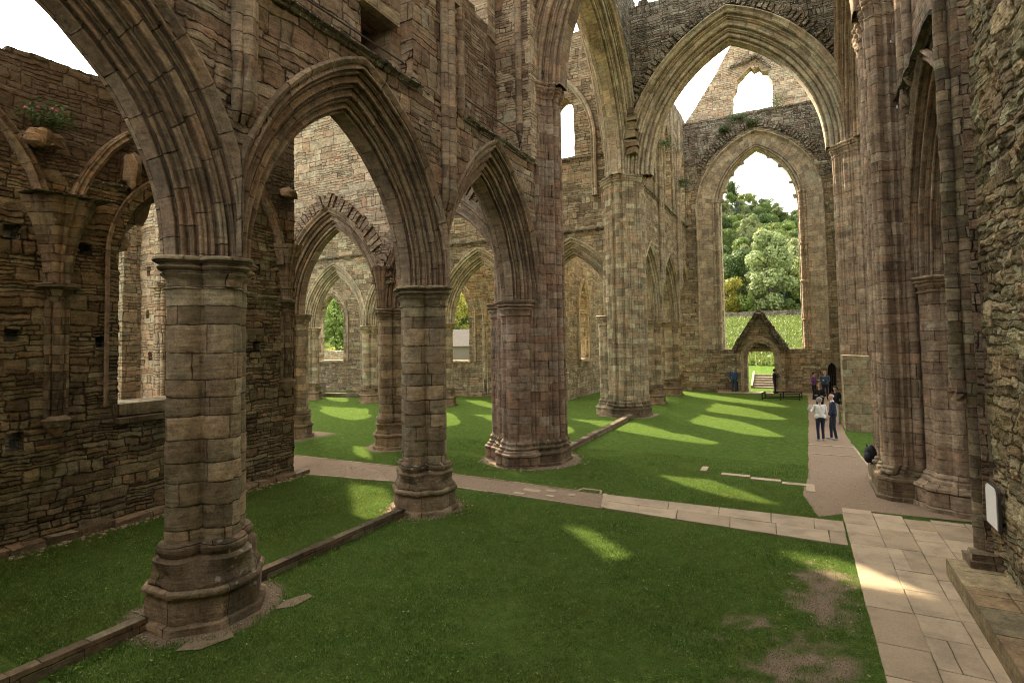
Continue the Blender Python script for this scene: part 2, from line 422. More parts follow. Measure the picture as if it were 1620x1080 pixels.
def lobes_r(circs,core):
    """radius as a function of angle of a union of circles (x,y,r) and a core"""
    def f(th):
        dx,dy=math.cos(th),math.sin(th); best=core(th) if callable(core) else core
        for (x,y,r) in circs:
            b=x*dx+y*dy; q=b*b-(x*x+y*y-r*r)
            if q>=0: best=max(best,b+math.sqrt(q))
        return best
    return f
def octo(ap,rot=PI/8):
    return lambda th: ap/math.cos(((th)%(PI/4))-PI/8) if rot==0 else ap/math.cos(((th+PI/8)%(PI/4))-PI/8)
def square(ap):
    return lambda th: ap/max(abs(math.cos(th)),abs(math.sin(th)))
def loft(mb,c,secs,n=64,cap=False,wob=0,th0=0,th1=2*PI):
    """secs: list of (z, radius function or (f,g,blend))"""
    full=abs(th1-th0-2*PI)<1e-6
    ths=[th0+(th1-th0)*i/n for i in range(n+(0 if full else 1))]
    rows=[];uvr=[];vv=0
    for k,(z,f) in enumerate(secs):
        rs=[]
        for t in ths: rs.append(f(t))
        row=[(c[0]+r*math.cos(t),c[1]+r*math.sin(t),z) for r,t in zip(rs,ths)]
        if k: vv+=math.hypot(z-secs[k-1][0],rs[0]-pr[0])
        pr=rs
        if k==0:
            L=[0]
            for i in range(1,len(row)+1): L.append(L[-1]+math.dist(row[i%len(row)],row[i-1]))
        rows.append(row); uvr.append([(l,secs[0][0]+vv) for l in L])
    o=len(mb.v); mb.grid(rows,uvr,full)
    if cap:
        e=o+(len(rows)-1)*len(rows[0]); mb.f.append(tuple(range(e,e+len(rows[0])))); mb.m.append(0); mb.uv.append(None)
blend=lambda f,g,k:(lambda th:f(th)*(1-k)+g(th)*k)
off=lambda f,d:(lambda th:f(th)+d)
def zrange(a,b,step):
    n=max(1,int((b-a)/step)); return [a+(b-a)*i/n for i in range(n+1)]
M['coping']=stone('dark_mossy_coping',.25,.4,[tuple(v*.55 for v in c) for c in PAL_GREY],.05,.015,.08,.7,moss=.5,lich=.7,seed=14,lsc=12.,lth=.4,dk=(.022,.020,.014))
M['bench']=stone('mossy_bench_stone',.8,2.2,[tuple(v*.8 for v in c) for c in PAL_OLIVE],.02,.012,.03,.3,moss=.6,lich=.1,seed=15)
M['ashlar']=stone('green_ashlar',.36,.9,PAL_OLIVE,.015,.010,.03,.25,moss=.3,lich=.1,seed=16)
def plain(name,col,rough=.7,noise=.25,sc=14,spec=.25,metal=0):
    t=NT(name); pos=t.new('ShaderNodeNewGeometry').outputs['Position']
    n=t.noise(pos,sc,3)
    c=t.mix(n,tuple(x*(1-noise) for x in col),tuple(min(1,x*(1+noise)) for x in col))
    return t.out(c,rough,None,spec=spec)
M['dark']=plain('dark_recess',(.012,.011,.010),.95)
M['iron']=plain('rusty_iron',(.05,.04,.034),.7)
M['purple']=plain('purple_paint',(.16,.02,.17),.4)
M['white']=plain('white_panel',(.75,.74,.72),.4,.04)
for k,h_ in enumerate(()): pass
# ------------------------------------------------------------------ piers
quat=lobes_r([(.345,0,.275),(-.345,0,.275),(0,.345,.275),(0,-.345,.275)],.34)
def cap_secs(f,z0,z1,out):
    H=z1-z0; rnd=lambda k:blend(f,lambda th:max(f(th),.52),k)
    P=[(0,.02),(.03,.06),(.09,.06),(.12,.01),(.30,.015),(.36,.05),(.42,.10),(.47,.115),(.52,.09),(.56,.085),(.6,.14),(.66,.175),(.71,.165),(.74,.125),(.78,.13),(.82,.20),(.88,.235),(.95,.23),(1.,.17)]
    return [(z0+H*a,off(f,b*out/.2)) for a,b in P]
def base_secs(f,ap,s=1.0):
    oc=octo(ap)
    return [(-.15,off(oc,.085)),(.10*s,off(oc,.08)),(.115*s,off(oc,.06)),(.12*s,oc),(.40*s,oc),(.43*s,off(oc,-.03)),(.46*s,off(oc,-.02)),(.49*s,off(oc,.045)),(.54*s,off(oc,.055)),(.58*s,off(oc,.03)),(.60*s,off(oc,-.035)),
            (.66*s,off(oc,-.04)),(.74*s,off(oc,-.09)),(.95*s,blend(oc,off(f,.13),.72)),(1.0*s,off(f,.075)),(1.05*s,off(f,.10)),(1.11*s,off(f,.12)),(1.17*s,off(f,.085)),(1.2*s,off(f,.0))]
def column(name,loc,label,ap=.80,mat='shaft',capz=(4.95,5.45),wear=.02,group=None,capo=.17):
    t=thing(name,label,'pier',(loc[0],loc[1],0),group)
    b=MB(); loft(b,loc,[(z,f) for z,f in base_secs(quat,ap)],96); b.wob(wear*.8,2.6,loc[1]); b.build('base',M['base'],t,smooth=50)
    s=MB(); loft(s,loc,[(z,quat) for z in zrange(1.18,capz[0]+.02,.035)],180); s.wob(wear*.55,1.8,loc[1]+3); s.build('shaft',M[mat],t,smooth=60)
    c=MB(); loft(c,loc,cap_secs(quat,capz[0],capz[1],capo),96,cap=True); c.wob(wear*.5,1.8,loc[1]+5); c.build('capital',M[mat],t,smooth=50)
    return t
XA=-8.4; YN=17.4; YS=29.8
grpN='arcade piers of the near transept'
column('arcade_pier',(XA,5.65),'nearest clustered stone pier with broad worn octagonal base at the low kerb',.755,wear=.03)
column('arcade_pier',(XA,11.35),'clustered stone pier beside the gravel path, second from the camera',.72,wear=.026)
column('arcade_pier',(-14.4,YN),'brown pier beyond the gravel path standing just left of the middle column',.68,capz=(4.9,5.4))
column('arcade_pier',(-20.0,YN+.2),'brown pier past the end of the chapel wall with soil ring at its foot',.68,capz=(4.9,5.4))
column('arcade_pier',(-26.0,YN+.2),'far brown pier largely hidden behind the chapel wall end',.68,capz=(4.9,5.4))
for x,l in ((-14.35,'far buff pier hidden behind the dark crossing pier'),(-20.4,'far buff pier just right of the middle column, by the right low window'),(-26.6,'far buff pier standing between the two low windows'),(-32.2,'far buff pier left of the left low window')):
    column('arcade_pier',(x,YS),l,.68,'shaft_olive',(4.75,5.25))
for y,l in ((35.2,'far transept pier half hidden behind the crossing pier'),(40.8,'far transept pier with a sunlit slit of daylight on its left'),(45.1,'last half pier against the end wall of the far transept')):
    column('arcade_pier',(XA,y),l,.74,'shaft_olive',(4.75,5.25))

# crossing piers : one clustered section, shafts all round
def cluster(sc=1.0,pat=0):
    c=[]; core=octo(1.0*sc)
    seq=((0,.17),(.20,.075),(.34,.11),(.50,.07),(.64,.085)) if not pat else ((0,.14),(.17,.07),(.33,.12),(.52,.08),(.66,.10))
    for k in range(4):
        for a,r in seq:
            for sg in ((1,-1) if a else (1,)):
                th=k*PI/2+a*sg; d=core(th)+(.07 if r>.1 else .045)*sc; c.append((d*math.cos(th),d*math.sin(th),r*sc))
        th=k*PI/2+PI/4; d=core(th)+.03; c.append((d*math.cos(th),d*math.sin(th),.13*sc))
    return lobes_r(c,core)
def crossing_pier(loc,label,mat,rot=0,capz=(12.0,12.75),resp=(),sc=1.0,basez=1.0,ap=1.24):
    f0=cluster(sc); f=lambda th:f0(th-rot)
    t=thing('crossing_pier',label,'crossing pier',(loc[0],loc[1],0))
    g=lambda th:max(f(th),.9)
    pl=octo(ap)
    b=MB(); loft(b,loc,[(-.15,off(pl,.05)),(.08,off(pl,.05)),(.1,pl),(.34,pl),(.37,off(pl,.04)),(.43,off(pl,.035)),(.45,off(pl,-.03)),(.52,off(pl,-.05)),(.55,off(f,.12)),(.61,off(f,.13)),(.64,off(f,.07)),(.69,off(f,.06)),(.72,off(f,.085)),(.77,off(f,.08)),(.82,off(f,.02))],288); b.wob(.014,2,loc[0]); b.build('base',M['base'],t,smooth=50)
    s=MB(); loft(s,loc,[(z,f) for z in zrange(.80,capz[0]+.02,.07)],288); s.wob(.012,1.6,loc[0]+3); s.build('shaft',M[mat],t,smooth=45)
    c=MB(); loft(c,loc,cap_secs(f,capz[0],capz[1],.12),288,cap=True); c.build('capital',M[mat],t,smooth=50)
    for (dx,dy,z0,z1) in resp:
        q=lobes_r([(.0,0,.42),(.30,.22,.2),(-.30,.22,.2),(.30,-.22,.2),(-.30,-.22,.2),(.33,0,.2),(-.33,0,.2),(0,.3,.25),(0,-.3,.25)],.3)
        p=(loc[0]+dx,loc[1]+dy)
        r=MB(); loft(r,p,[(-.1,off(q,.24)),(.34,off(q,.24)),(.37,off(q,.28)),(.43,off(q,.275)),(.45,off(q,.21)),(.52,off(q,.19)),(.55,off(q,.12)),(.61,off(q,.13)),(.64,off(q,.07)),(.69,off(q,.06)),(.72,off(q,.085)),(.77,off(q,.08)),(.82,off(q,.02))]+[(z,q) for z in zrange(.85,z0,.07)]+cap_secs(q,z0,z1,.13),80,cap=True); r.wob(.01,1.7,dx); r.build('respond',M[mat],t,smooth=45)
    return t
crossing_pier((XA,YN+.15),'massive dark red brown clustered crossing pier at the middle of the view','shaft_red',0,(12.2,12.75),((0,-.92,4.88,5.41),(-.92,0,4.88,5.41)))
crossing_pier((XA,YS-.2),'tall buff clustered crossing pier rising at the near end of the far transept','shaft_olive',0,(12.2,12.75),((-.95,.0,4.8,5.35),(0,.6,4.75,5.25)),sc=.93,ap=1.16)
crossing_pier((2.8,YS-.2),'tall clustered crossing pier behind the standing visitors with low ashlar block','shaft_pink',0,(12.2,12.75),(),sc=1.0)
def flat_pier(loc,label,mat,capz):
    t=thing('crossing_pier',label,'crossing pier',(loc[0],loc[1],0))
    A=1.16; core=square(A); c=[]
    for k in range(4):
        for q,r in ((0,.13),(.26,.07),(-.26,.07),(.5,.11),(-.5,.11),(.74,.07),(-.74,.07),(.96,.10),(-.96,.10)):
            x,y=A+(.05 if r>.08 else .03),q*A
            a=k*PI/2; c.append((x*math.cos(a)-y*math.sin(a),x*math.sin(a)+y*math.cos(a),r))
        th=k*PI/2+PI/4; c.append((A*1.36*math.cos(th),A*1.36*math.sin(th),.14))
    f=lobes_r(c,lambda th:core(th) if True else 0)
    pl=lambda th:min(square(A+.30)(th),A*1.62)
    b=MB(); loft(b,loc,[(-.15,off(pl,.05)),(.1,off(pl,.05)),(.12,pl),(.46,pl),(.49,off(pl,.03)),(.54,off(pl,.02)),(.56,off(pl,-.06)),(.62,off(pl,-.10)),(.65,off(f,.12)),(.70,off(f,.12)),(.73,off(f,.06)),(.78,off(f,.07)),(.83,off(f,.02))],360); b.wob(.014,2,loc[0]); b.build('base',M['base'],t,smooth=40)
    s=MB(); loft(s,loc,[(z,f) for z in zrange(.81,capz[0]+.02,.07)],360); s.wob(.012,1.6,loc[0]+3); s.build('shaft',M[mat],t,smooth=40)
    c_=MB(); loft(c_,loc,cap_secs(f,capz[0],capz[1],.12),360,cap=True); c_.build('capital',M[mat],t,smooth=50)
    u=MB(); loft(u,loc,[(z,off(f,-.02)) for z in zrange(capz[1]-.02,23,.4)],360); u.build('upper_shaft',M[mat],t,smooth=40)
    q=lobes_r([(.5*math.cos(a_),.5*math.sin(a_),r) for a_,r in [(PI*k/9,(.16 if k%2 else .10)) for k in range(18)]],.5)
    rz=(3.22,16.5); m=MB(); loft(m,rz,[(-.15,off(q,.30)),(.1,off(q,.30)),(.12,off(q,.25)),(.46,off(q,.25)),(.49,off(q,.28)),(.54,off(q,.27)),(.56,off(q,.19)),(.62,off(q,.15)),(.65,off(q,.12)),(.70,off(q,.12)),(.73,off(q,.06)),(.78,off(q,.07)),(.83,off(q,.02))]+[(z,q) for z in zrange(.85,5.05,.07)]+cap_secs(q,5.05,5.45,.13),144,True); m.wob(.01,2); m.build('respond',M[mat],t,smooth=40)
    return t
flat_pier((3.05,17.95),'huge crossing pier on stepped plinth beside the flagged path, flat faced with thin shafts','shaft_pink',(12.2,12.9))

# ------------------------------------------------------------------ moulded arches
def arch(name,fr,uc,z0,a,h,prof,label,mat='arch',clip=None,n=26,w0=0,sides=(1,-1),f1=1.,leg=None,wob=.018,cat='arch',extra=None):
    m=MB(); arch_sweep(m,fr,uc,z0,a,h,prof,n,clip,f1,sides,leg,w0); m.wob(wob,1.3,uc)
    o=m.build(name,M[mat],None,smooth=32); tag(o,label,cat); return o
P_ar=moulded(.75,.80,.15,5,.058,per=6)
P_far=moulded(.75,.80,.13,3,.055,per=5)
E=FX(XA)
arch('arcade_arch',E,2.85,5.45,2.15,3.42,P_ar,'nearest moulded pointed arch sweeping out of the top left corner',clip=(.06,5.64),n=36)
arch('arcade_arch',E,8.45,5.45,2.17,3.42,P_ar,'broad moulded pointed arch over the chapel wall, left of the middle column',clip=(5.66,11.34),n=36)
arch('arcade_arch',E,13.95,5.40,2.0,3.5,P_ar,'steep moulded arch between the middle column and the dark crossing pier',clip=(11.36,16.9),n=32)
for y,hs,l in ((32.75,1.95,'first moulded arch of the far transept, cut off by the buff crossing pier'),(38.0,2.15,'second narrow looking moulded arch of the far transept'),(43.2,1.75,'last narrow looking moulded arch of the far transept by the end wall')):
    arch('arcade_arch',E,y,5.25,hs,3.5,P_far,l,'arch_far',clip=(y-2.82,y+2.82),n=18)
N_=FY(YN); Sx=FY(YS)
for x,l in ((-11.4,'arch with ragged stones above it seen through the steep moulded arch'),(-17.2,'pointed arch under a ring of rough voussoirs below the pale wall'),(-23.0,'arch hidden behind the end of the chapel wall')):
    arch('arcade_arch',N_,x,5.4,2.2,3.5,moulded(.62,.70,.12,3,.05,per=5),l,'arch',clip=(x-2.9,x+2.9),n=24)
for x,l in ((-11.3,'dark moulded arch beside the buff crossing pier'),(-17.4,'far moulded arch framing the right low window'),(-23.5,'far arch hidden behind the middle column'),(-29.4,'far moulded arch framing the left low window')):
    arch('arcade_arch',Sx,x,5.25,2.25,3.6,moulded(.62,.78,.12,3,.05,per=5),l,'arch_far',clip=(x-3.05,x+3.05),n=22)
# great crossing arches
P_cr=moulded(.95,1.25,.28,4,.075,per=6,hd=.1)
arch('crossing_arch',FY(YS-.2),-2.7,12.75,4.03,6.15,P_cr,'great pointed crossing arch framing the far gable and sky','arch_far',n=34)
arch('crossing_arch',FX(XA),23.55,12.75,4.7,6.9,P_cr,'soaring crossing arch seen edge on above the buff crossing pier','arch_far',n=34)
arch('crossing_arch',FY(YN+.15),-2.7,12.75,4.25,6.3,P_cr,'nearest crossing arch springing out of the top of the view','arch',n=30)
arch('crossing_arch',FXm(2.8),-23.4,12.75,4.7,6.9,P_cr,'crossing arch on the side away from the presbytery, above the two right crossing piers','arch',n=30)

# rough stones standing out round the presbytery arches
def voussoirs(mb,fr,uc,z0,a,h,r0,r1,n,w,seed,f0=.15):
    R=random.Random(seed); 
    pts,_=pointed(a,h,(r0+r1)/2,n,f0,1)
    for sd in (1,-1):
        for i in range(n):
            (x1,z1),(x2,z2)=pts[i],pts[i+1]; x,z=(x1+x2)/2,(z1+z2)/2; dx,dz=x2-x1,z2-z1; L=math.hypot(dx,dz); tx,tz=dx/L,dz/L; nx,nz=tz,-tx
            th=L*R.uniform(.28,.42); ln=(r1-r0)/2*R.uniform(.7,1.25); ww=w*R.uniform(.5,1.4)
            vs=[]
            for k in (-.1,ww):
                for sa,sb in ((-1,-1),(1,-1),(1,1),(-1,1)):
                    q=(uc+sd*(x+tx*th*sa+nx*ln*sb+R.uniform(-.02,.02)), z0+z+tz*th*sa+nz*ln*sb+R.uniform(-.02,.02)); vs.append(fr.p(q[0],k,q[1]))
            mb.add(vs,[(3,2,1,0),(4,5,6,7),(0,1,5,4),(1,2,6,5),(2,3,7,6),(3,0,4,7)])
NW_FRONT=FY(YN-.62)

# ------------------------------------------------------------------ the near transept arcade wall (left) with wall passage
W1=FX(XA+.75)                      # front plane X=-7.65
def lower_edge(arcs,u0,u1,r,step=.22,zmin=5.45):
    out=[];n=int((u1-u0)/step)
    for i in range(n+1):
        u=u0+(u1-u0)*i/n; z=zmin
        for (uc,z0,a,h) in arcs:
            R=(a*a+h*h)/(2*a); c=R-a; q=(R+r)**2-(abs(u-uc)+c)**2
            if q>0: z=max(z,z0+math.sqrt(q))
        out.append((u,z))
    return out
tw=thing('transept_wall','tall arcade wall of the near transept with wall passage above the pointed arches','wall',(XA,8,5.4))
arcs=[(2.85,5.45,2.15,3.42),(8.45,5.45,2.17,3.42),(13.95,5.40,2.0,3.5)]
lo=lower_edge(arcs,-4.,16.5,.8)
make_wall('masonry',W1,lo+[(16.5,9.95),(-4.,9.95)],[],1.5,M['wall_near'],tw,g=.07,amp=.04,seed=3,jo=.0,region=(3.5,16.5,5,10))
# string course / ledge
def ledge(mb,fr,u0,u1,z,d=.12,h=.16,w=0,seed=0):
    n=max(2,int((u1-u0)/.4)); R=random.Random(seed); rows=[];uvr=[]
    pr=[(w-.05,z-h),(w+d*.25,z-h),(w+d*.5,z-h*.6),(w+d,z-h*.45),(w+d,z-h*.1),(w+d*.8,z),(w-.4,z+.02)]
    for i in range(n+1):
        u=u0+(u1-u0)*i/n; e=R.uniform(-.02,.015)
        rows.append([fr.p(u,a+(e if a>w else 0),b+e*.5) for a,b in pr]); uvr.append([(u,k*.1) for k in range(len(pr))])
    mb.grid(rows,uvr); 
    for row in (rows[0],rows[-1]): mb.add(row,[tuple(range(len(row)))])
m=MB(); ledge(m,W1,5.9,10.25,10.0,.16,.16,0,1); ledge(m,W1,12.2,16.4,10.0,.14,.15,0,2); ledge(m,W1,-3,5.4,10.0,.16,.16,0,3); m.build('string_course',M['rubble'],tw,smooth=30)
# upper storey: piers between recesses and back walls
ZT=23.
up=[]
make_wall('pier_strip',W1,[(10.05,9.95),(12.1,9.95),(12.1,ZT),(10.05,ZT)],[],1.5,M['wall_near'],tw,g=.08,amp=.03,seed=5,jo=0,region=(10,12.2,9,14))
make_wall('pier_strip',W1,[(4.7,9.95),(6.3,9.95),(6.3,ZT),(4.7,ZT)],[],1.5,M['wall_near'],tw,g=.08,amp=.03,seed=6,jo=0,region=(4,7,9,13))
make_wall('pier_strip',FX(XA+.4),[(9.7,9.95),(10.08,9.95),(10.08,ZT),(9.7,ZT)],[],1.1,M['shaft_pink'],tw,g=.3,amp=.01,seed=6,jo=0)
# bay with the dark passage doorway
make_wall('back_wall',FX(XA+.42),[(6.25,9.95),(8.72,9.95),(8.72,11.22),(9.72,11.22),(9.72,ZT),(6.25,ZT)],[],1.1,M['wall_near'],tw,g=.08,amp=.05,seed=7,region=(6,10,9,13))
m=MB(); m.box((XA+.46,9.2,11.32),(.3,1.15,.22),jit=.02); m.build('lintel',M['shaft'],tw)
make_wall('passage_back',FX(XA-.55),rect(8.5,9.9,10,11.6),[],.2,M['rubble'],tw,g=.4,seed=8)
make_wall('back_wall',FX(XA+.42),[(-4,9.95),(4.75,9.95),(4.75,ZT),(-4,ZT)],[],1.1,M['wall'],tw,g=.4,amp=.05,seed=9)
# bay next to the crossing pier: deep recess, trefoil-headed niche, clerestory window with shaft
BK=FX(XA-.5)
zs=[(12.0,13.6),(12.6,13.5),(13.4,13.2),(14.2,13.0),(15.0,12.85),(16.4,12.8)]
make_wall('back_wall',BK,[(12.0,9.95),(16.35,9.95)]+jagtop(16.35,14.55,12.0,15.0,.45,.1,4),[arch_poly(13.9,11.0,.28,.36,0,6,10.55)],.9,M['wall'],tw,g=.25,amp=.06,seed=10)
make_wall('niche_back',FX(XA-.75),rect(13.4,10.4,14.4,11.7),[],.15,M['rubble'],tw,g=.4,seed=11)
make_wall('jamb',FY(16.3),[(-9.3,9.95),(-7.62,9.95),(-7.55,ZT),(-9.3,ZT)],[],1.2,M['wall_pale'],tw,g=.3,amp=.04,seed=12)
make_wall('window_jamb',FY(15.7),[(-9.6,14.2),(-8.85,14.2),(-8.9,ZT),(-9.6,ZT)],[],.5,M['wall_pale'],tw,g=.3,amp=.03,seed=12)
m=MB(); m.tube([(XA-.75,13.55,14.2),(XA-.75,13.55,ZT)],.11,10); m.tube([(XA-.75,14.7,14.2),(XA-.75,14.7,ZT)],.12,10); m.build('mullion',M['shaft_pink'],tw,smooth=60)
# vault shafts on the wall
def shafts(mb,fr,u,z0,z1,rs,w=0,tail=.5):
    for du,dw,r in rs:
        p=fr.p(u+du,w+dw,0)
        pts=[p+Vector((0,0,z)) for z in zrange(z0,z1,.8)]
        rr=[r]*len(pts)
        mb.tube([p+fr.N*(-dw*.9)+Vector((0,0,z0-tail)),p+fr.N*(-dw*.3)+Vector((0,0,z0-tail*.4))]+pts,[r*.35,r*.85]+rr,12)
m=MB(); shafts(m,W1,5.68,7.95,ZT,((-.12,.07,.1),(.12,.07,.1),(0,.16,.1)),0,.42); m.build('vault_shaft',M['shaft_pink'],tw,smooth=60)
m=MB(); shafts(m,W1,11.38,7.75,ZT,((-.14,.07,.11),(.14,.07,.11),(0,.17,.11)),0,.42); m.build('vault_shaft',M['shaft_pink'],tw,smooth=60)
m=MB(); shafts(m,W1,12.05,10.1,ZT,((0,.0,.12),),0,.2);  shafts(m,FY(16.28),-8.02,10.15,ZT,((0,0.02,.12),),0,.0); m.build('jamb_shaft',M['shaft_pink'],tw,smooth=60)
m=MB(); m.box((XA+.82,11.38,12.68),(.34,.7,.18),jit=.02); m.build('shaft_capital',M['shaft_pink'],tw)
# solid wall on to the crossing arch
make_wall('masonry',FX(XA+.72),[(16.3,9.9),(17.9,9.9),(17.9,ZT),(16.3,ZT)],[],1.4,M['wall'],tw,g=.3,amp=.03,seed=13,jo=0)
# iron handrail
hr=thing('handrail','thin iron handrail along the wall passage ledge above the big arch','handrail',(XA+.8,8,10))
m=MB(); m.tube([(XA+.72,6.1,10.26),(XA+.72,9.75,10.33)],.018,6); m.build('rail',M['iron'],hr)
m=MB()
hrp=[]
for y in (8.1,):
    q=MB(); q.tube([(XA+.72,y,9.98),(XA+.72,y,10.3)],.018,6); hrp.append(q.build('post',M['iron'],hr))
hr2=thing('handrail','thin iron handrail on the ledge below the small niche near the crossing','handrail',(XA+.8,14,10))
q=MB(); q.tube([(XA+.72,12.05,10.5),(XA+.72,15.7,10.56)],.018,6); q.build('rail',M['iron'],hr2)
q=MB(); q.tube([(XA+.72,13.79,9.98),(XA+.72,13.79,10.6)],.02,6); q.build('post',M['iron'],hr2)
HAND=[hr,hr2]

# ------------------------------------------------------------------ chapel wall (far left)
EW=FX(-14.3)
cw=thing('chapel_wall','dark chapel wall with broken vault ribs behind the nearest arches','wall',(-14.3,5,0))
win=arch_poly(8.75,6.25,1.38,2.0,0,14,2.72)
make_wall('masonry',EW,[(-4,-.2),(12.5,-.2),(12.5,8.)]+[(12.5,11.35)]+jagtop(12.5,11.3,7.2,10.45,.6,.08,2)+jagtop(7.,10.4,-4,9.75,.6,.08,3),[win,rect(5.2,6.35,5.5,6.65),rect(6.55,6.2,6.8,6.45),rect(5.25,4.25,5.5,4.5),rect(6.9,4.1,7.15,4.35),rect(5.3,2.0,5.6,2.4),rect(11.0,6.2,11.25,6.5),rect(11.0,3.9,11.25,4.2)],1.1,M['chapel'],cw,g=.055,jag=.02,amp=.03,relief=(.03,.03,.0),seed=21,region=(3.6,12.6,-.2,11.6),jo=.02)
m=MB(); arch_sweep(m,EW,8.75,6.25,1.38,2.0,[(.1,.34),(.11,.3),(.05,.26),(.03,.2),(-.06,.16),(-.1,.1),(-.22,.06),(-.3,0),(-.5,.0)],16,None,1.,(1,-1),2.75); m.wob(.01); m.build('window_frame',M['chapel' if False else 'arch'],cw,smooth=30)
# cusped remains of tracery
m=MB()
for sd in (1,-1):
    pts=[(1.4,-.6),(1.22,-.1),(1.25,.12),(.98,.22),(.92,.42),(1.04,.62),(.78,.92),(.62,.9),(.5,1.15),(.42,1.5),(.0,1.75),(0,2.05),(.6,1.6),(1.1,.9),(1.4,0)]
    f=[EW.p(8.75+sd*x,-.42,6.25+z) for x,z in pts]; b=[EW.p(8.75+sd*x,-.6,6.25+z) for x,z in pts]; n=len(pts)
    m.add(f+b,[tuple(range(n)),tuple(range(n,2*n))[::-1]]+[(i,(i+1)%n,(i+1)%n+n,i+n) for i in range(n)])
m.build('tracery',M['base'],cw)
m=MB(); m.box((-14.72,8.75,2.62),(1.0,2.74,.28),jit=.02); m.build('sill',M['base'],cw); 
m=MB(); m.box((-14.22,8.75,2.38),(.34,2.9,.12),jit=.015); m.build('sill_string',M['base'],cw)
# footing along the wall
m=MB()
for i in range(26):
    y=-3.5+i*.63; m.box((-14.18,y+.3,.04),(.36+random.uniform(-.1,.1),.6,.2),jit=.03)
m.wob(.02,2); m.build('footing',M['base'],cw)
# vault springers: fans of ribs on corbels
def springer(fr,u,ztop,parent,R=.5,low=5.5,mat='arch_far'):
    f=lobes_r([(R*.66*math.cos(a),R*.66*math.sin(a),R*(.2 if k%2 else .13)) for k,a in enumerate([PI*k/6 for k in range(12)])],R*.56)
    p=fr.p(u,0,0); m=MB()
    secs=[]
    for k in range(15):
        x=k/14; z=low+(ztop-low)*x; sc=.40+.66*x**1.8
        secs.append((z,(lambda s:(lambda th:f(th)*s))(sc)))
    pre=[(low-.45,lambda th:R*.12),(low-.3,lambda th:R*.2),(low-.12,lambda th:R*.36),(low-.1,lambda th:R*.52),(low-.02,lambda th:R*.52)]
    loft(m,(p.x,p.y),pre+secs,72,True); m.wob(.02,2,u); return m.build('vault_springer',M[mat],parent,smooth=45)
springer(EW,6.15,7.3,cw,.78,5.5,'arch_dark'); springer(EW,12.2,7.2,cw,.55,5.5,'arch_dark')
m=MB(); m.box((-14.0,6.15,7.34),(.9,1.5,.035),jit=.04); m.build('capping_slab',M['rubble'],cw)
def shaft_down(fr,u,z0,z1,parent,r=.11,mat='arch_far'):
    m=MB(); shafts(m,fr,u,z0,z1,((0,.05,r),(-.16,.0,r*.7),(.16,.0,r*.7)),0,.1); return m.build('wall_shaft',M[mat],parent,smooth=60)
shaft_down(EW,6.15,2.5,5.1,cw,.11,'arch_dark'); shaft_down(EW,12.2,2.9,5.1,cw,.11,'arch_dark')
for q_ in ((6.15,-.4),(12.2,0)):
    m=MB(); loft(m,(-14.25,q_[0]),[(2.6+q_[1],lambda t:.06),(2.85+q_[1],lambda t:.24),(2.97+q_[1],lambda t:.27),(3.05+q_[1],lambda t:.16)],14,True); m.wob(.02,3); m.build('corbel',M['base'],cw,smooth=45)
#,lambda t:.06),(2.5,lambda t:.25),(2.62,lambda t:.28),(2.7,lambda t:.16)],14,True); loft(m,(-14.25,12.2),[(2.6,lambda t:.06),(2.85,lambda t:.22),(2.97,lambda t:.25),(3.05,lambda t:.16)],14,True); m.wob(.02,3); m.build('corbel',M['base'],cw,smooth=45)
rib=[(-.02,.2),(.14,.2),(.2,.14),(.16,.09),(.22,.03),(.18,-.03),(.06,-.06),(-.02,-.08)]
for (uc,a_,h_,f1,sd) in ((9.15,2.75,3.3,.62,(-1,)),(9.15,2.75,3.3,.55,(1,)),(3.25,2.6,3.2,.95,(1,))):
    m=MB(); arch_sweep(m,EW,uc,6.55,a_,h_,rib,14,None,f1,sd); m.wob(.025,1.6); m.build('wall_rib',M['arch_dark'],cw,smooth=40)
# projecting broken stones of the vault
def lump(c,r,seed):
    m=MB(); rows=[]
    for i in range(11):
        a=PI*i/10; row=[]
        for j in range(18):
            b=2*PI*j/18; d=Vector((math.sin(a)*math.cos(b),math.sin(a)*math.sin(b),math.cos(a)))
            k=1/max(abs(d.x)**.8,abs(d.y)**.8,abs(d.z)**.8)**.7*(1+noise.noise(d*1.6+Vector((seed,0,0)))*.45+noise.noise(d*4+Vector((seed,0,0)))*.16)
            row.append((c[0]+d.x*r[0]*k,c[1]+d.y*r[1]*k,c[2]+d.z*r[2]*k))
        rows.append(row)
    m.grid(rows,[[(j*.06,i*.08) for j in range(19)] for i in range(11)],True); return m
for k,(c,r) in enumerate((((-14.05,5.72,8.5),(.27,.32,.17)),((-14.1,7.5,8.3),(.26,.17,.36)),((-14.1,7.95,8.72),(.22,.26,.15)),((-14.1,12.1,8.8),(.2,.25,.16)))): lump(c,r,k*3.7).build('broken_stone',M['base'],cw,smooth=40)
m=MB(); ledge(m,EW,6.2,7.5,7.95,.12,.14,0,9); m.build('roof_scar',M['rubble'],cw,smooth=30)
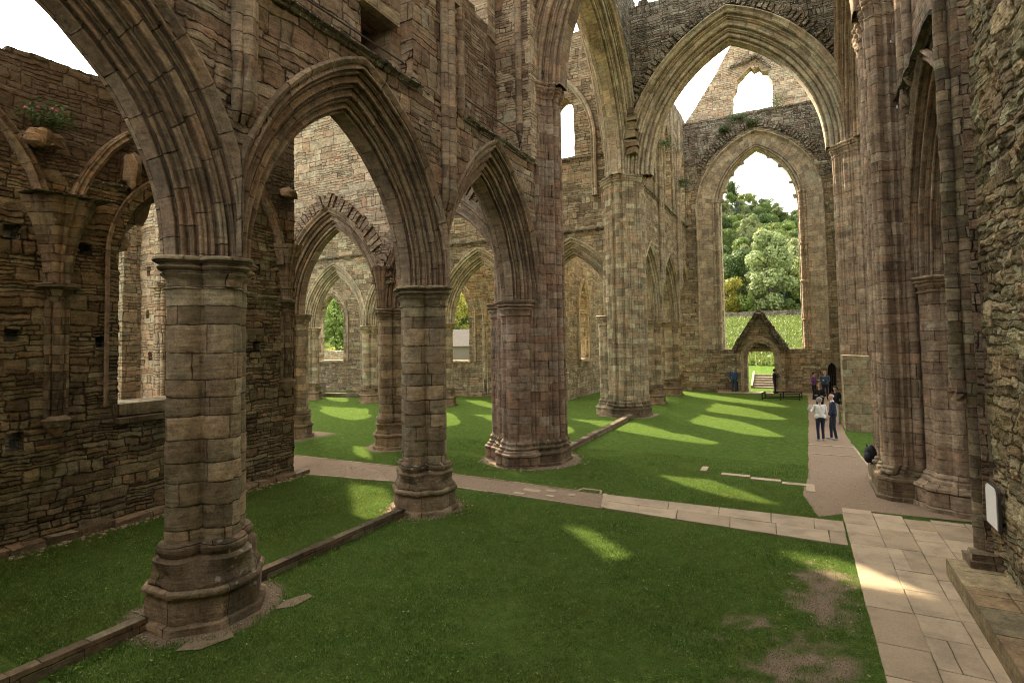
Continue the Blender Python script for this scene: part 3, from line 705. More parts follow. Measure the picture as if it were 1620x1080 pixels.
# ------------------------------------------------------------------ ground, lawn, paths
def terr(x,y):
    h=0.
    if y>46.6:
        d=y-46.6; h=max(h,.35*min(1,d/1.0)+.075*d if d<9 else .35+.675+.105*(d-9))
        h=min(h,14+max(0,y-160)*.02)
    if x<-43.5 or y>37:
        e=max(0,min(1,(-14.5-x)/6)) if y>37 and x>-43.5 else (1. if x<-43.5 else 0)
        d=max(y-37 if y>37 else 0,-43.5-x if x<-43.5 else 0); h=max(h,e*min(14,.25+.05*d))
    return h
def soilf(x,y):
    s=0.
    # worn bare patch beside the flagged path
    n=noise.noise(Vector((x*1.3,y*1.3,3)))*.5+noise.noise(Vector((x*4.1,y*4.1,7)))*.55+noise.noise(Vector((x*9.,y*9.,11)))*.35
    d=math.hypot((x-.22)/.6,(y-10.3)/1.5); s=max(s,1.0-d*.75+n*.8)
    d=math.hypot((x+.35)/1.1,(y-7.7)/1.6); s=max(s,.62-d*.5+n*1.0)
    d=abs(x-.72)/.25; 
    if 6<y<12.7: s=max(s,.35-d*.6+n*.5)
    for (cx,cy,r) in ((-8.4,5.65,1.15),(-8.4,11.35,.98),(-8.4,17.5,1.75),(-8.4,29.6,1.6),(-14.4,17.4,1.1),(-20,17.6,1.5),(2.9,17.5,1.8)):
        d=math.hypot(x-cx,y-cy)-r; s=max(s,.36-d*2.9+n*.55)
    if x<-13.4 and y<12.6: s=max(s,.5-(x+13.95)*2.2+n*.4)
    return max(0,min(1,s))
def coords(segs):
    out=[]
    for a,b,st in segs:
        n=max(1,int(round((b-a)/st))); out+=[a+(b-a)*i/n for i in range(n)]
    return out+[segs[-1][1]]
xs=coords([(-900,-200,100),(-200,-60,20),(-60,-16,2),(-16,3.2,.16),(3.2,20,1.5),(20,100,10),(100,900,100)])
ys=coords([(-300,-20,40),(-20,3,2.5),(3,20,.16),(20,47,1.),(47,60,1.),(60,200,7),(200,1200,100)])
m=MB(); soil=[]
for y in ys:
    for x in xs:
        z=terr(x,y)
        if 3<y<19.9 and -15.9<x<3: z+=noise.noise(Vector((x*.9,y*.9,0)))*.012
        m.v.append((x,y,z)); soil.append(soilf(x,y) if (-25<x<4 and 2<y<33) else 0)
nx=len(xs)
for j in range(len(ys)-1):
    for i in range(nx-1):
        m.f.append((j*nx+i,j*nx+i+1,(j+1)*nx+i+1,(j+1)*nx+i)); m.uv.append(None); m.m.append(0)
t=NT('lawn_and_soil'); pos=t.new('ShaderNodeNewGeometry').outputs['Position']
n1=t.noise(pos,.35,4,.6); n2=t.noise(pos,3.,4,.65); n3=t.noise(pos,45.,2,.6); n4=t.noise(pos,130.,1,.5)
g=t.mix(n1,(.070,.124,.026),(.108,.174,.040)); g=t.mix(t.ss(n2,.42,.68),g,(.122,.170,.044)); g=t.mix(t.ss(n3,.3,.7),t.mix(.6,g,(.022,.036,.006)),g)
g=t.mix(1.,g,t.ramp(t.noise(pos,7.,4,.65),[(.3,(.66,.70,.66)),(.5,(1,1,1)),(.7,(1.28,1.22,1.2))]),'MULTIPLY')
so_=t.mix(n2,(.22,.165,.115),(.35,.272,.195)); so_=t.mix(t.ss(n3,.45,.7),so_,(.11,.078,.052))
at=t.new('ShaderNodeAttribute',attribute_name='soil').outputs['Fac']
ms=t.ss(t.math('ADD',at,t.math('MULTIPLY',t.math('SUBTRACT',t.math('ADD',t.math('MULTIPLY',n3,.6),t.math('MULTIPLY',t.noise(pos,11.,4,.7),.4)),.5),.95)),.25,.75)
yy=t.sep(pos)[1]
far=t.ss(yy,60.,75.)
g=t.mix(far,g,t.mix(t.ss(n2,.35,.7),(.11,.135,.032),(.17,.185,.055)))
c=t.mix(ms,g,so_)
GRM=t.out(c,.95,t.math('ADD',n3,t.math('MULTIPLY',n4,.6)),1.,.035,0.)
o=m.build('ground',GRM,None,smooth=180,att={'soil':soil}); struct(o)

# path outlines (world x,y)
CROSS=[(-17.5,12.3),(-14.65,12.56),(-8.8,13.28),(-4.35,13.05),(-4.7,14.22),(-11.6,14.62),(-17.5,14.6)]
FLAGX=[(-4.33,13.05),(.70,12.66),(.72,14.25),(-4.68,14.2)]
LONG=[(.22,14.45),(1.2,15.35),(3.5,15.35),(3.5,18.5),(1.80,18.9),(1.50,26.5),(1.5,44.3),(.25,44.3),(.25,37),(.05,18.5),(-.1,16.2)]
PAVE=[(.72,3),(2.1,3),(2.1,11.5),(3.4,11.5),(3.4,15.4),(1.,15.35),(.74,14.9)]
ENDP=[(-5.6,43.2),(1.5,43.0),(1.5,44.6),(-5.6,44.6)]
DOORP=[(-3.5,44),(-1.7,44),(-1.7,47.),(-3.5,47.)]
def inpoly(p,q):
    c=False
    for i in range(len(q)):
        (x1,y1),(x2,y2)=q[i],q[i-1]
        if (y1>p[1])!=(y2>p[1]) and p[0]<(x2-x1)*(p[1]-y1)/(y2-y1)+x1: c=not c
    return c
PATHS=[CROSS,FLAGX,LONG,PAVE,ENDP]
t=NT('trodden_gravel'); pos=t.new('ShaderNodeNewGeometry').outputs['Position']
n1=t.noise(pos,.8,4,.6); n2=t.noise(pos,60.,3,.7); n3=t.noise(pos,5.,4,.6)
c=t.mix(n1,(.215,.155,.105),(.285,.212,.150)); c=t.mix(t.ss(n2,.35,.7),t.mix(.35,c,(.08,.06,.045)),c); c=t.mix(t.math('MULTIPLY',t.ss(n3,.52,.7),.5),c,(.16,.112,.076))
GRAVEL=t.out(c,.95,t.math('ADD',n2,n3),.7,.02,.1)
def sheet(name,poly,z,mat,edge=.05,seed=0):
    q=resample(poly,.35)
    q=[(x+noise.noise(Vector((x*1.6,y*1.6,seed)))*edge,y+noise.noise(Vector((x*1.6,y*1.6,seed+5)))*edge) for x,y in q]
    vs=[Vector((x,y)) for x,y in q]; tri=geometry.tessellate_polygon([[Vector((x,y,0)) for x,y in q]])
    m=MB(); m.add([(x,y,z) for x,y in q],[tuple(t_) for t_ in tri]); 
    o=m.build(name,mat)
    me=o.data
    if me.polygons and sum(p.normal.z for p in me.polygons)<0: me.flip_normals()
    return struct(o)
sheet('gravel_path',CROSS,.010,GRAVEL,.03,1); sheet('gravel_path',LONG,.012,GRAVEL,.06,2)
def flagmat(name,c1,c2):
    t=NT(name); geo=t.new('ShaderNodeNewGeometry'); pos=geo.outputs['Position']; ri=geo.outputs['Random Per Island']
    n1=t.noise(pos,1.6,5,.65); n2=t.noise(pos,28,4,.7); n3=t.noise(pos,110,2,.6)
    c=t.mix(ri,c1,c2); c=t.mix(t.math('MULTIPLY',t.ss(n1,.42,.68),.6),c,(.18,.145,.105)); c=t.mix(.6,c,t.ramp(n2,[(.3,(.75,.74,.72)),(.7,(1.15,1.14,1.12))]),'MULTIPLY')
    c=t.mix(t.math('MULTIPLY',t.ss(t.noise(pos,.9,4,.7),.56,.7),.35),c,(.12,.115,.06))
    return t.out(c,.85,t.math('ADD',n2,t.math('MULTIPLY',n3,.4)),.5,.012,.2)
FLAG=flagmat('sandstone_flag',(.31,.238,.158),(.405,.322,.222)); FLAG2=flagmat('pale_flag',(.31,.24,.162),(.395,.312,.216))
def flags(name,rects,mat,z=.03,seed=0,shear=None):
    m=MB(); R=random.Random(seed)
    for (x0,y0,x1,y1) in rects:
        g=R.uniform(.002,.007); q=[(x0+g,y0+g),(x1-g,y0+g),(x1-g,y1-g),(x0+g,y1-g)]
        q=[(x+R.uniform(-.008,.008),y+R.uniform(-.008,.008)) for x,y in q]
        if shear: q=[shear(x,y) for x,y in q]
        zt=[z+R.uniform(-.003,.003) for _ in q]; cx=sum(x for x,_ in q)/4; cy=sum(y for _,y in q)/4; b=.012
        ring=[]
        # subdivided outline so edges can be chipped
        o=[];
        for i in range(4):
            a,c=q[i],q[(i+1)%4]; n=max(2,int(math.dist(a,c)/.12))
            for k in range(n):
                f=k/n; px,py=a[0]+(c[0]-a[0])*f,a[1]+(c[1]-a[1])*f; d=noise.noise_vector(Vector((px*7,py*7,seed)))*.007
                o.append((px+d.x,py+d.y,zt[i]*(1-f)+zt[(i+1)%4]*f))
        n=len(o)
        bot=[(x,y,-.03) for x,y,_ in o]; e1=[(x,y,zz-.005) for x,y,zz in o]
        e2=[(x+(cx-x)*b/max(.2,abs(x-cx)+abs(y-cy))*1.4,y+(cy-y)*b/max(.2,abs(x-cx)+abs(y-cy))*1.4,zz) for x,y,zz in o]
        base=len(m.v); m.add(bot+e1+e2,[(i+k*n,(i+1)%n+k*n,(i+1)%n+(k+1)*n,i+(k+1)*n) for k in (0,1) for i in range(n)]+[tuple(range(2*n,3*n))])
    o=m.build(name,mat); return struct(o)
R=random.Random(11); rc=[]
cols=[(.70,1.30),(1.30,1.86),(1.86,2.36)]
for ci,(a,b) in enumerate(cols):
    y=3+R.uniform(0,.5)
    while y<15.3:
        L=R.uniform(.65,1.2); y2=min(y+L,15.35-.18*ci)
        if y2-y>.2:
            if R.random()<.25 and ci>0: mid=(a+b)/2+R.uniform(-.06,.06); rc+=[(a,y,mid,y2),(mid,y,b,y2)]
            else: rc.append((a,y,b,y2))
        y+=L
for (a,b) in ((2.36,2.95),(2.95,3.5)):
    y=11.2+R.uniform(0,.4)
    while y<15.0:
        y2=min(y+R.uniform(.65,1.1),15.1); rc.append((a,y,b,y2)) if y2-y>.2 else None; y=y2
flags('flagstone_pavement',rc,FLAG,.032,3,lambda x,y:(x+.004*(15-y)*(2.4-x)+noise.noise(Vector((0,y*.4,2)))*.03,y))
rc=[]
for ri_,(a,b) in enumerate(((0,.5),(.5,1.))):
    x=-4.4
    while x<.68:
        L=R.uniform(.7,1.15); x2=min(x+L,.68)
        if x2-x>.2: rc.append((x,a,x2,b))
        x+=L
def shx(x,f): k=(x+4.4)/5.1; y0=13.05-.39*k; y1=14.2+.04*k; return (x-.3*f*(1-k),y0+(y1-y0)*f)
m_=[]
o=flags('flagstone_path',[(a,b*1.0,c,d) for a,b,c,d in rc],FLAG2,.034,5,shx)
rc=[]
x=-5.6
while x<1.4:
    L=R.uniform(.7,1.2); rc.append((x,43.2,min(x+L,1.5),43.9)); rc.append((x,43.9,min(x+L,1.5),44.55)); x+=L
flags('flagstone_threshold',rc,FLAG2,.034,6)
rc=[(-2.25+i*.82,17.62-i*.22,-2.25+i*.82+.8,17.88-i*.22) for i in range(3)]
flags('foundation_stones',rc+[(-.02,16.6,.2,17.2),(-2.9,17.9,-2.7,18.5)],FLAG2,.03,7)
flags('step_slab',[(.9,23.6,1.55,23.75),(.1,23.65,.9,23.8),(.15,21.9,1.5,22.0)],FLAG2,.03,8)
# loose paving stones showing through the gravel, and bare slabs round the first pier
flags('loose_paving',[(-6.9,13.7,-6.4,13.95),(-6.3,13.9,-6.0,14.1),(-6.1,13.45,-5.85,13.6),(-7.0,13.35,-6.7,13.5),(-5.6,13.75,-5.4,13.95)],FLAG2,.022,9)
sheet('worn_slab',[(-7.6,4.70),(-7.3,4.85),(-7.2,5.25),(-7.42,5.35),(-7.68,4.95)],.016,GRAVEL,.06,4); sheet('worn_slab',[(-7.38,6.05),(-7.15,6.3),(-7.15,6.65),(-7.3,6.7),(-7.45,6.35)],.016,GRAVEL,.06,5)
# edging lines
def edging(name,pts,w=.05,h=.03,mat=None):
    m=MB(); R=random.Random(len(pts))
    for i in range(len(pts)-1):
        a=Vector((*pts[i],0)); b=Vector((*pts[i+1],0)); d=b-a; L=d.length; n=max(1,int(L/.9))
        for k in range(n):
            c=a+d*((k+.5)/n); m.box((c.x,c.y,h/2-.05+R.uniform(-.006,.006)),(L/n-.01,w,h+.1),math.atan2(d.y,d.x),jit=.006)
    return struct(m.build(name,mat or FLAG2))
edging('path_edging',[(-17.,14.6),(-11.6,14.63),(-5.5,14.28),(-5.45,14.5),(-4.9,14.5),(-4.85,14.24),(-4.65,14.22)]); edging('path_edging',[(-14.3,12.58),(-8.8,13.27),(-4.4,13.04)])
edging('path_edging',[(1.78,19.2),(1.55,24.0)])
edging('path_edging',[(-4.4,13.04),(-4.72,14.24)],.06,.036)
# low stone kerbs under the arcade
def kerb(label,a,b,w=.16,h=.19,mat='kerb'):
    m=MB(); a=Vector((*a,0)); b=Vector((*b,0)); d=b-a; L=d.length; n=max(1,int(L/1.3)); R=random.Random(int(L*10))
    for k in range(n):
        c=a+d*((k+.5)/n); m.box((c.x,c.y,h/2-.1),(L/n-.006,w,h+.2+R.uniform(-.012,.012)),math.atan2(d.y,d.x),jit=.006)
    m.wob(.006,3); o=m.build('stone_kerb',M[mat]); tag(o,label,'kerb')
M['kerb']=stone('dark_kerb_stone',.6,1.1,[tuple(v*.55 for v in c) for c in PAL_BROWN],.02,.01,.02,.6,moss=.25,lich=.05,seed=19)
kerb('long low kerb running out of the lower left corner to the nearest pier',(-8.62,-1.5),(-8.62,4.85)); kerb('low kerb on the lawn between the two nearest clustered piers',(-8.5,6.5),(-8.5,10.6))
kerb('low kerb across the lawn between the dark and the buff crossing piers',(-7.75,18.9),(-7.9,28.3),.25,.2); kerb('short low kerb far off under the pointed arch on the left',(-33.5,31.6),(-27.5,32.2),.3,.3)
# steps outside the far doorway
STEP=flagmat('grey_step',(.20,.18,.145),(.26,.23,.19))
stp=thing('stone_steps','flight of pale stone steps outside the far doorway','steps',(-2.3,47,0))
for k in range(6):
    m=MB(); m.box((-2.3,46.9+k*.42,.13+k*.16),(2.2,.46,.17),jit=.012); m.build('step',STEP,stp)
m=MB(); m.add([(-3.43,46.7,0),(-3.43,49.4,.95),(-3.43,49.4,1.25),(-3.43,46.7,.32),(-3.57,46.7,0),(-3.57,49.4,.95),(-3.57,49.4,1.25),(-3.57,46.7,.32)],[(0,1,2,3),(7,6,5,4),(3,2,6,7),(0,3,7,4),(1,5,6,2)]); m.build('side_kerb',FLAG2,stp)

# mown grass blades on the near lawn
rng=np.random.default_rng(5)
GX0,GX1,GY0,GY1=-14.0,1.0,3.6,20.
N=520000
px=rng.uniform(GX0,GX1,N); py=GY0+(GY1-GY0)*rng.uniform(0,1,N)**1.35
gi=np.arange(0,1,.0)if False else None
# mask grid
res=.06; gx=int((GX1-GX0)/res)+1; gy=int((GY1-GY0)/res)+1
mask=np.ones((gy,gx),np.float32); hmap=np.ones((gy,gx),np.float32)
XX=GX0+(np.arange(gx)+.5)*res; YY=GY0+(np.arange(gy)+.5)*res
P_=np.stack(np.meshgrid(XX,YY),-1).reshape(-1,2)
for q in PATHS:
    mask[inside([q],P_).reshape(gy,gx)]=0
for cx,cy,r in ((-8.4,5.65,.93),(-8.4,11.35,.8),(-8.4,17.5,1.45)):
    mask[(np.hypot(P_[:,0]-cx,P_[:,1]-cy)<r).reshape(gy,gx)]=0
mask[((abs(P_[:,0]+8.56)<.1)&(P_[:,1]<10.7)).reshape(gy,gx)]=0
for j in range(gy):
    for i in range(gx):
        if mask[j,i]>0:
            x,y=XX[i],YY[j]; mask[j,i]=max(0.,1.-1.15*max(0,soilf(x,y)-.08)); ed=min(abs(math.hypot(x+8.4,y-5.65)-.98),abs(math.hypot(x+8.4,y-11.35)-.85),(abs(x+8.56)-.08 if y<10.7 else 9)); hmap[j,i]=(1.6 if ed<.16 else .8)+.55*noise.noise(Vector((x*.8,y*.8,4)))+.3*noise.noise(Vector((x*3,y*3,9)))
nb_=mask.copy()
for a_,b_ in ((0,1),(0,-1),(1,0),(-1,0)): nb_=np.maximum(nb_,np.roll(mask,(a_,b_),(0,1)))
mask=np.where((mask==0)&(nb_>.4),.35,mask)
ii=((px-GX0)/res).astype(int); jj=((py-GY0)/res).astype(int)
k=rng.uniform(0,1,N)<mask[jj,ii]; px,py=px[k],py[k]; hh=hmap[jj,ii][k]; N=len(px)
ang=rng.uniform(0,2*PI,N); ht=rng.uniform(.022,.05,N)*np.clip(hh,.45,2.2); wd=rng.uniform(.003,.006,N)*1.25; lean=rng.uniform(.2,1.1,N)*ht; la=rng.uniform(0,2*PI,N)
wide=rng.uniform(0,1,N)<.12; wd[wide]*=2.6; ht[wide]*=.75
V=np.zeros((N,3,3),np.float32)
V[:,0,0]=px-np.cos(ang)*wd; V[:,0,1]=py-np.sin(ang)*wd; V[:,1,0]=px+np.cos(ang)*wd; V[:,1,1]=py+np.sin(ang)*wd
V[:,2,0]=px+np.cos(la)*lean; V[:,2,1]=py+np.sin(la)*lean; V[:,2,2]=ht; V[:,:2,2]=-.012
V[wide,0,2]=ht[wide]*.6; V[wide,1,2]=ht[wide]*.75
me=bpy.data.meshes.new('grass'); me.vertices.add(N*3); me.vertices.foreach_set('co',V.ravel()); me.loops.add(N*3); me.loops.foreach_set('vertex_index',np.arange(N*3,dtype=np.int32))
me.polygons.add(N); me.polygons.foreach_set('loop_start',np.arange(0,N*3,3,dtype=np.int32)); me.update()
t=NT('grass_blades'); geo=t.new('ShaderNodeNewGeometry'); ri=geo.outputs['Random Per Island']; pos=geo.outputs['Position']
c=t.ramp(ri,[(0,(.050,.094,.019)),(.45,(.098,.170,.033)),(.78,(.15,.23,.052)),(.92,(.18,.27,.05)),(1,(.42,.46,.28))])
c=t.mix(1.,c,t.ramp(t.noise(pos,2.6,4,.65),[(.3,(.62,.66,.62)),(.5,(1,1,1)),(.7,(1.3,1.24,1.2))]),'MULTIPLY')
c=t.mix(t.math('MULTIPLY',t.ss(t.noise(pos,.45,4,.6),.42,.62),.6),c,(.165,.19,.045))
me.materials.append(t.out(c,.8,None,spec=.03,trans=.25))
o=bpy.data.objects.new('grass',me); COL.objects.link(o); struct(o,'short mown grass with clover on the near lawn','stuff'); o['category']='grass'

# pebbles and crumbs of stone
R=random.Random(77); m=MB()
def pebbles(n,fn,r0,r1):
    for i in range(n):
        x,y=fn(); r=R.uniform(r0,r1); vs=[]
        for k in range(8):
            vs.append((x+r*R.uniform(.6,1.1)*(1 if k&1 else -1),y+r*R.uniform(.6,1.1)*(1 if k&2 else -1),.012+r*R.uniform(.3,.7)*(1 if k&4 else -1)))
        m.add(vs,[(0,2,3,1),(4,5,7,6),(0,1,5,4),(2,6,7,3),(0,4,6,2),(1,3,7,5)])
def ring(cx,cy,r,s_): 
    a=R.uniform(0,2*PI); q=r+abs(R.gauss(0,s_)); return cx+q*math.cos(a),cy+q*math.sin(a)
pebbles(200,lambda:ring(-8.4,11.35,.86,.14),.008,.022); pebbles(130,lambda:ring(-8.4,5.65,.92,.12),.006,.018); pebbles(220,lambda:ring(-8.4,17.5,1.5,.2),.01,.03)
pebbles(900,lambda:(R.uniform(-15,-4.4),13.9+R.gauss(0,.42)),.006,.018); pebbles(700,lambda:(R.uniform(.1,2.0),R.uniform(15.4,22)),.006,.018); pebbles(350,lambda:(2.03+abs(R.gauss(0,.0))-abs(R.gauss(0,.05)),R.uniform(5,11.6)),.006,.02); pebbles(90,lambda:(R.gauss(.2,.35),R.gauss(9.6,1.2)),.006,.014)
pebbles(260,lambda:(-13.95+abs(R.gauss(0,.15)),R.uniform(2,12.4)),.01,.04)
o=m.build('gravel',FLAG); struct(o,'pebbles and crumbs of stone on the paths and round the pier bases','stuff'); o['category']='gravel'
# ------------------------------------------------------------------ presbytery (beyond the chapel, left of the crossing)
pn=thing('presbytery_wall','pale pinkish wall above the ragged arches seen through the broad arch','wall',(-17,YN,5.4))
arN=[(-11.4,5.4,2.2,3.5),(-17.2,5.4,2.2,3.5),(-23.0,5.4,2.2,3.5)]
lo=lower_edge(arN,-26.,-9.2,.70,zmin=5.4)
make_wall('masonry',FY(YN-.62),lo+[(-9.2,22.)]+jagtop(-9.2,22.,-26,21.,.8,.2,3),[],1.24,M['wall_pale'],pn,g=.28,amp=.07,seed=31,jo=0)
for k,(x,h_) in enumerate(((-11.4,3.5),(-17.2,3.5),(-23.0,3.5))):
    m=MB(); voussoirs(m,NW_FRONT,x,5.4,2.2,h_,.80,1.32,20,.10,40+k); m.wob(.02,3,k); m.build('voussoir_ring',M['wall'],pn)
springer(FY(YN-.60),-14.4,7.0,pn,.5,5.35,'arch'); springer(FY(YN-.60),-20.1,7.0,pn,.5,5.35,'arch')
ps=thing('clerestory_wall','far clerestory wall with narrow window behind the soaring crossing arch','wall',(-20,YS,5.2))
arS=[(-11.3,5.25,2.25,3.6),(-17.4,5.25,2.25,3.6),(-23.5,5.25,2.25,3.6),(-29.4,5.25,2.25,3.6)]
lo=lower_edge(arS,-33.,-9.2,.78,zmin=5.25)
CW=[(-11.72,.74),(-16.9,1.4),(-23.3,1.),(-29.4,1.)]
holes=[arch_poly(x,16.9,hw,1.1,0,8,14.4) for x,hw in CW]
make_wall('masonry',FY(YS-.62),lo+[(-9.2,21.4)]+jagtop(-9.2,21.4,-16.9,21.1,.8,.2,5)+[(-17.05,29),(-22.7,29),(-22.9,20.8),(-24.8,20.8),(-25.0,27),(-28.2,27),(-28.4,19.8),(-31,19.8),(-31.2,25),(-33,25)],holes+[rect(-20.3,20.4,-17.9,23.2)],1.24,M['wall_far'],ps,g=.3,amp=.06,seed=33,jo=0)  # unseen high top, notches and slot shaped to cast the sun patches
m=MB(); ledge(m,FY(YS-.62),-32,-9.3,10.2,.14,.18,0,6); ledge(m,FY(YS-.62),-32,-9.3,14.3,.12,.2,0,7); m.build('string_course',M['rubble'],ps,smooth=30)
for x,hw in CW:
    m=MB(); arch_sweep(m,FY(YS-.62),x,15.2,1.75,3.6,[(-.02,.3),(.16,.3),(.2,.2),(.12,.12),(.18,.04),(.05,-.02),(-.02,-.04)],14,None,1,(1,-1),12.); m.build('wall_rib',M['arch_far'],ps,smooth=35)
sa=thing('aisle_wall','low far aisle wall with two open windows onto the garden','wall',(-25,35.6,0))
AW=FY(35.4)
AWN=((-36.0,1.47),(-23.1,1.12))
hs_=[arch_poly(x,6.0,hw,2.2,0,8,2.6) for x,hw in AWN]
make_wall('masonry',AW,[(-42,-.2),(-14.0,-.2),(-14.0,9.9)]+jagtop(-14.0,9.9,-42,10.4,.7,.15,8),hs_,.7,M['wall_far'],sa,g=.3,amp=.05,seed=35)
for x,hw in AWN:
    m=MB(); arch_sweep(m,AW,x,6.0,hw,2.2,[(.02,.62),(.1,.6),(.04,.5),(-.0,.42),(.02,.3),(-.08,.2),(-.1,.08),(-.3,0),(-.6,0)],12,None,1,(1,-1),2.6); m.build('window_frame',M['arch_far'],sa,smooth=35)
    m=MB(); m.box((x,35.65,2.56),(hw*2+.3,.75,.16),jit=.02); m.build('sill',M['wall_pale'],sa)
for x in (-17.2,):
    m=MB(); arch_sweep(m,AW,x,5.6,1.5,3.2,[(-.02,.3),(.14,.3),(.17,.18),(.08,.1),(.12,.02),(-.02,-.04)],12,None,1,(1,-1),2.6); m.build('blind_arch',M['arch_far'],sa,smooth=35)
    m=MB(); m.box((x,35.3,2.5),(3.0,.4,.18),jit=.02); m.build('sill',M['wall_pale'],sa)
for x in (-15.2,-20.6,-26.6,-32.4):
    springer(AW,x,7.2,sa,.5,5.4); shaft_down(AW,x,.3,5.1,sa,.12)
ed=thing('presbytery_end_wall','far end wall of the presbytery aisle closing the arcade','wall',(-42,26,0))
make_wall('masonry',FX(-42),[(5,-.2),(36,-.2)]+jagtop(36,10,5,10,.8,.3,9),[],1,M['wall_far'],ed,g=.5,amp=.06,seed=36)
# wall running away outside the chapel window, seen bright through it
xo=thing('outer_aisle_wall','bright weathered wall end seen through the dark chapel window','wall',(-20,12.4,0))
make_wall('masonry',FY(11.6),[(-21.4,-.2),(-15.3,-.2),(-15.3,9.8)]+jagtop(-15.3,9.8,-21.4,9.3,.5,.25,4),[rect(-20.75,6.6,-20.5,6.95),rect(-20.7,5.1,-20.5,5.4),rect(-20.6,3.6,-20.4,3.9)],.8,M['wall_pale'],xo,g=.14,amp=.06,seed=37)
m=MB(); zz=zrange(-.1,8.6,.5); loft(m,(-21.5,11.45),[(z,square(.48 if z<6.4 else .4)) for z in zz],24,True); m.wob(.05,1.4); m.build('buttress',M['wall_far'],xo,smooth=40)
m=MB()
for x,r in ((-20.0,.09),(-19.8,.14),(-19.6,.09)): m.tube([(x,11.55,z) for z in zrange(-.1,8.8,.8)],r,12)
m.box((-19.8,11.5,6.2),(.7,.5,.16),jit=.02); m.wob(.02,2); m.build('wall_shaft',M['wall_pale'],xo,smooth=50)
# ------------------------------------------------------------------ walls over the crossing arches
cs=thing('crossing_wall','dark lichen covered ragged wall over the great arch with broken top','wall',(-2.7,YS,12.7))
lo=lower_edge([(-2.7,12.75,4.03,6.15)],-8.6,3.0,1.22,zmin=12.75)
make_wall('masonry',FY(YS-1.05),lo+[(3.0,22.4)]+jagtop(3.0,22.6,-8.6,21.5,.5,.25,6),[],1.7,M['rubble'],cs,g=.25,amp=.11,asc=1.7,seed=41,jo=0)
m=MB(); voussoirs(m,FY(YS-1.03),-2.7,12.75,4.03,6.15,1.45,1.95,26,.12,77,.35); m.wob(.03,2); m.build('voussoir_ring',M['rubble'],cs)
m=MB()
for z,s_ in ((13.9,.55),(14.3,.65),(14.75,.6),(15.2,.7),(15.65,.6),(16.0,.4)): m.box((-7.55,YS-1.2,z),(s_,.5,.36),jit=.06,taper=.85)
m.wob(.05,3); m.build('toothing_stone',M['base'],cs)
ce=thing('crossing_wall','dark rubble wall over the crossing arch beside the far clerestory','wall',(XA,23.5,12.7))
lo=lower_edge([(23.55,12.75,4.7,6.9)],17.0,29.9,1.22,zmin=12.75)
make_wall('masonry',FX(XA+.9),lo+[(29.9,22.2)]+jagtop(29.9,22.4,17.0,23.5,.6,.25,6),[],1.7,M['rubble'],ce,g=.3,amp=.1,asc=1.7,seed=42,jo=0)
cn=thing('crossing_wall','wall over the nearest crossing arch at the top of the view','wall',(-2.7,YN,12.7))
lo=lower_edge([(-2.7,12.75,4.25,6.3)],-8.6,3.0,1.22,zmin=12.75)
make_wall('masonry',FY(YN-.75),lo+[(3.0,24),(-8.6,24)],[],1.7,M['rubble'],cn,g=.35,amp=.08,seed=43,jo=0)
cwst=thing('crossing_wall','wall over the crossing arch on the right hand side of the view','wall',(2.8,23.5,12.7))
lo=lower_edge([(-23.4,12.75,4.7,6.9)],-29.8,-17.,1.22,zmin=12.75)
make_wall('masonry',FXm(1.9),lo+[(-17,24),(-29.8,24)],[],1.7,M['rubble'],cwst,g=.4,amp=.08,seed=44,jo=0)
# ------------------------------------------------------------------ far transept
st=thing('far_transept_wall','arcade wall of the far transept with tall shafts and clerestory','wall',(XA,38,5.2))
arT=[(32.75,5.25,1.95,3.5),(38.0,5.25,2.15,3.5),(43.2,5.25,1.75,3.5)]
lo=lower_edge(arT,29.6,45.4,.8,zmin=5.25)
make_wall('masonry',FX(XA+.75),lo+[(45.4,21.3)]+jagtop(45.4,21.3,29.6,21.2,.8,.12,7),[arch_poly(y,16.6,1.0,1.9,0,8,13.4) for y in (32.4,38,43.3)],1.5,M['wall_far'],st,g=.3,amp=.05,seed=51,jo=0)
m=MB(); ledge(m,FX(XA+.75),29.8,45.3,12.75,.14,.2,0,11); m.build('string_course',M['rubble'],st,smooth=30)
for y in (35.2,40.85):
    m=MB(); shafts(m,FX(XA+.75),y,7.8,17.2,((-.14,.08,.12),(.14,.08,.12),(0,.19,.12)),0,.5); m.build('vault_shaft',M['arch_far'],st,smooth=60)
    springer(FX(XA+.75),y,17.4,st,.62,13.6)
for y in (31.0,33.9,36.6,39.4,42.1,44.6):
    m=MB(); shafts(m,FX(XA+.75),y,12.8,20.2,((0,.06,.11),(.2,.03,.07)),0,.05); m.build('jamb_shaft',M['arch_far'],st,smooth=60)
sc_=thing('far_chapel_wall','ruined low chapel wall behind the far transept arcade','wall',(-14.3,38,0))
make_wall('masonry',FX(-14.0),[(34.9,-.2),(46,-.2),(46,10.1)]+jagtop(46,10.1,34.9,10.1,.6,.1,5),[arch_poly(y,6.2,.9,2.,0,8,2.7) for y in (38.3,43.9)],1.,M['wall_far'],sc_,g=.35,amp=.05,seed=52)
for y in (38.3,43.9):
    m=MB(); arch_sweep(m,FX(-14.0),y,6.2,.9,2.,[(-.02,.3),(.12,.3),(.15,.18),(.06,.1),(.1,.02),(-.3,-.0),(-.9,0)],12,None,1,(1,-1),2.7); m.build('window_frame',M['arch_far'],sc_,smooth=35)
    m=MB(); m.box((-14.1,y,2.6),(.7,2.5,.2),jit=.02); m.build('sill',M['wall_pale'],sc_)
sw=thing('far_side_wall','side wall of the far transept hidden behind the tall right crossing pier','wall',(2.7,38,0))
make_wall('masonry',FXm(2.55),[(-46.2,-.2),(-30,-.2),(-30,21),(-46.2,21)],[],1.2,M['wall_far'],sw,g=.4,amp=.05,seed=53)
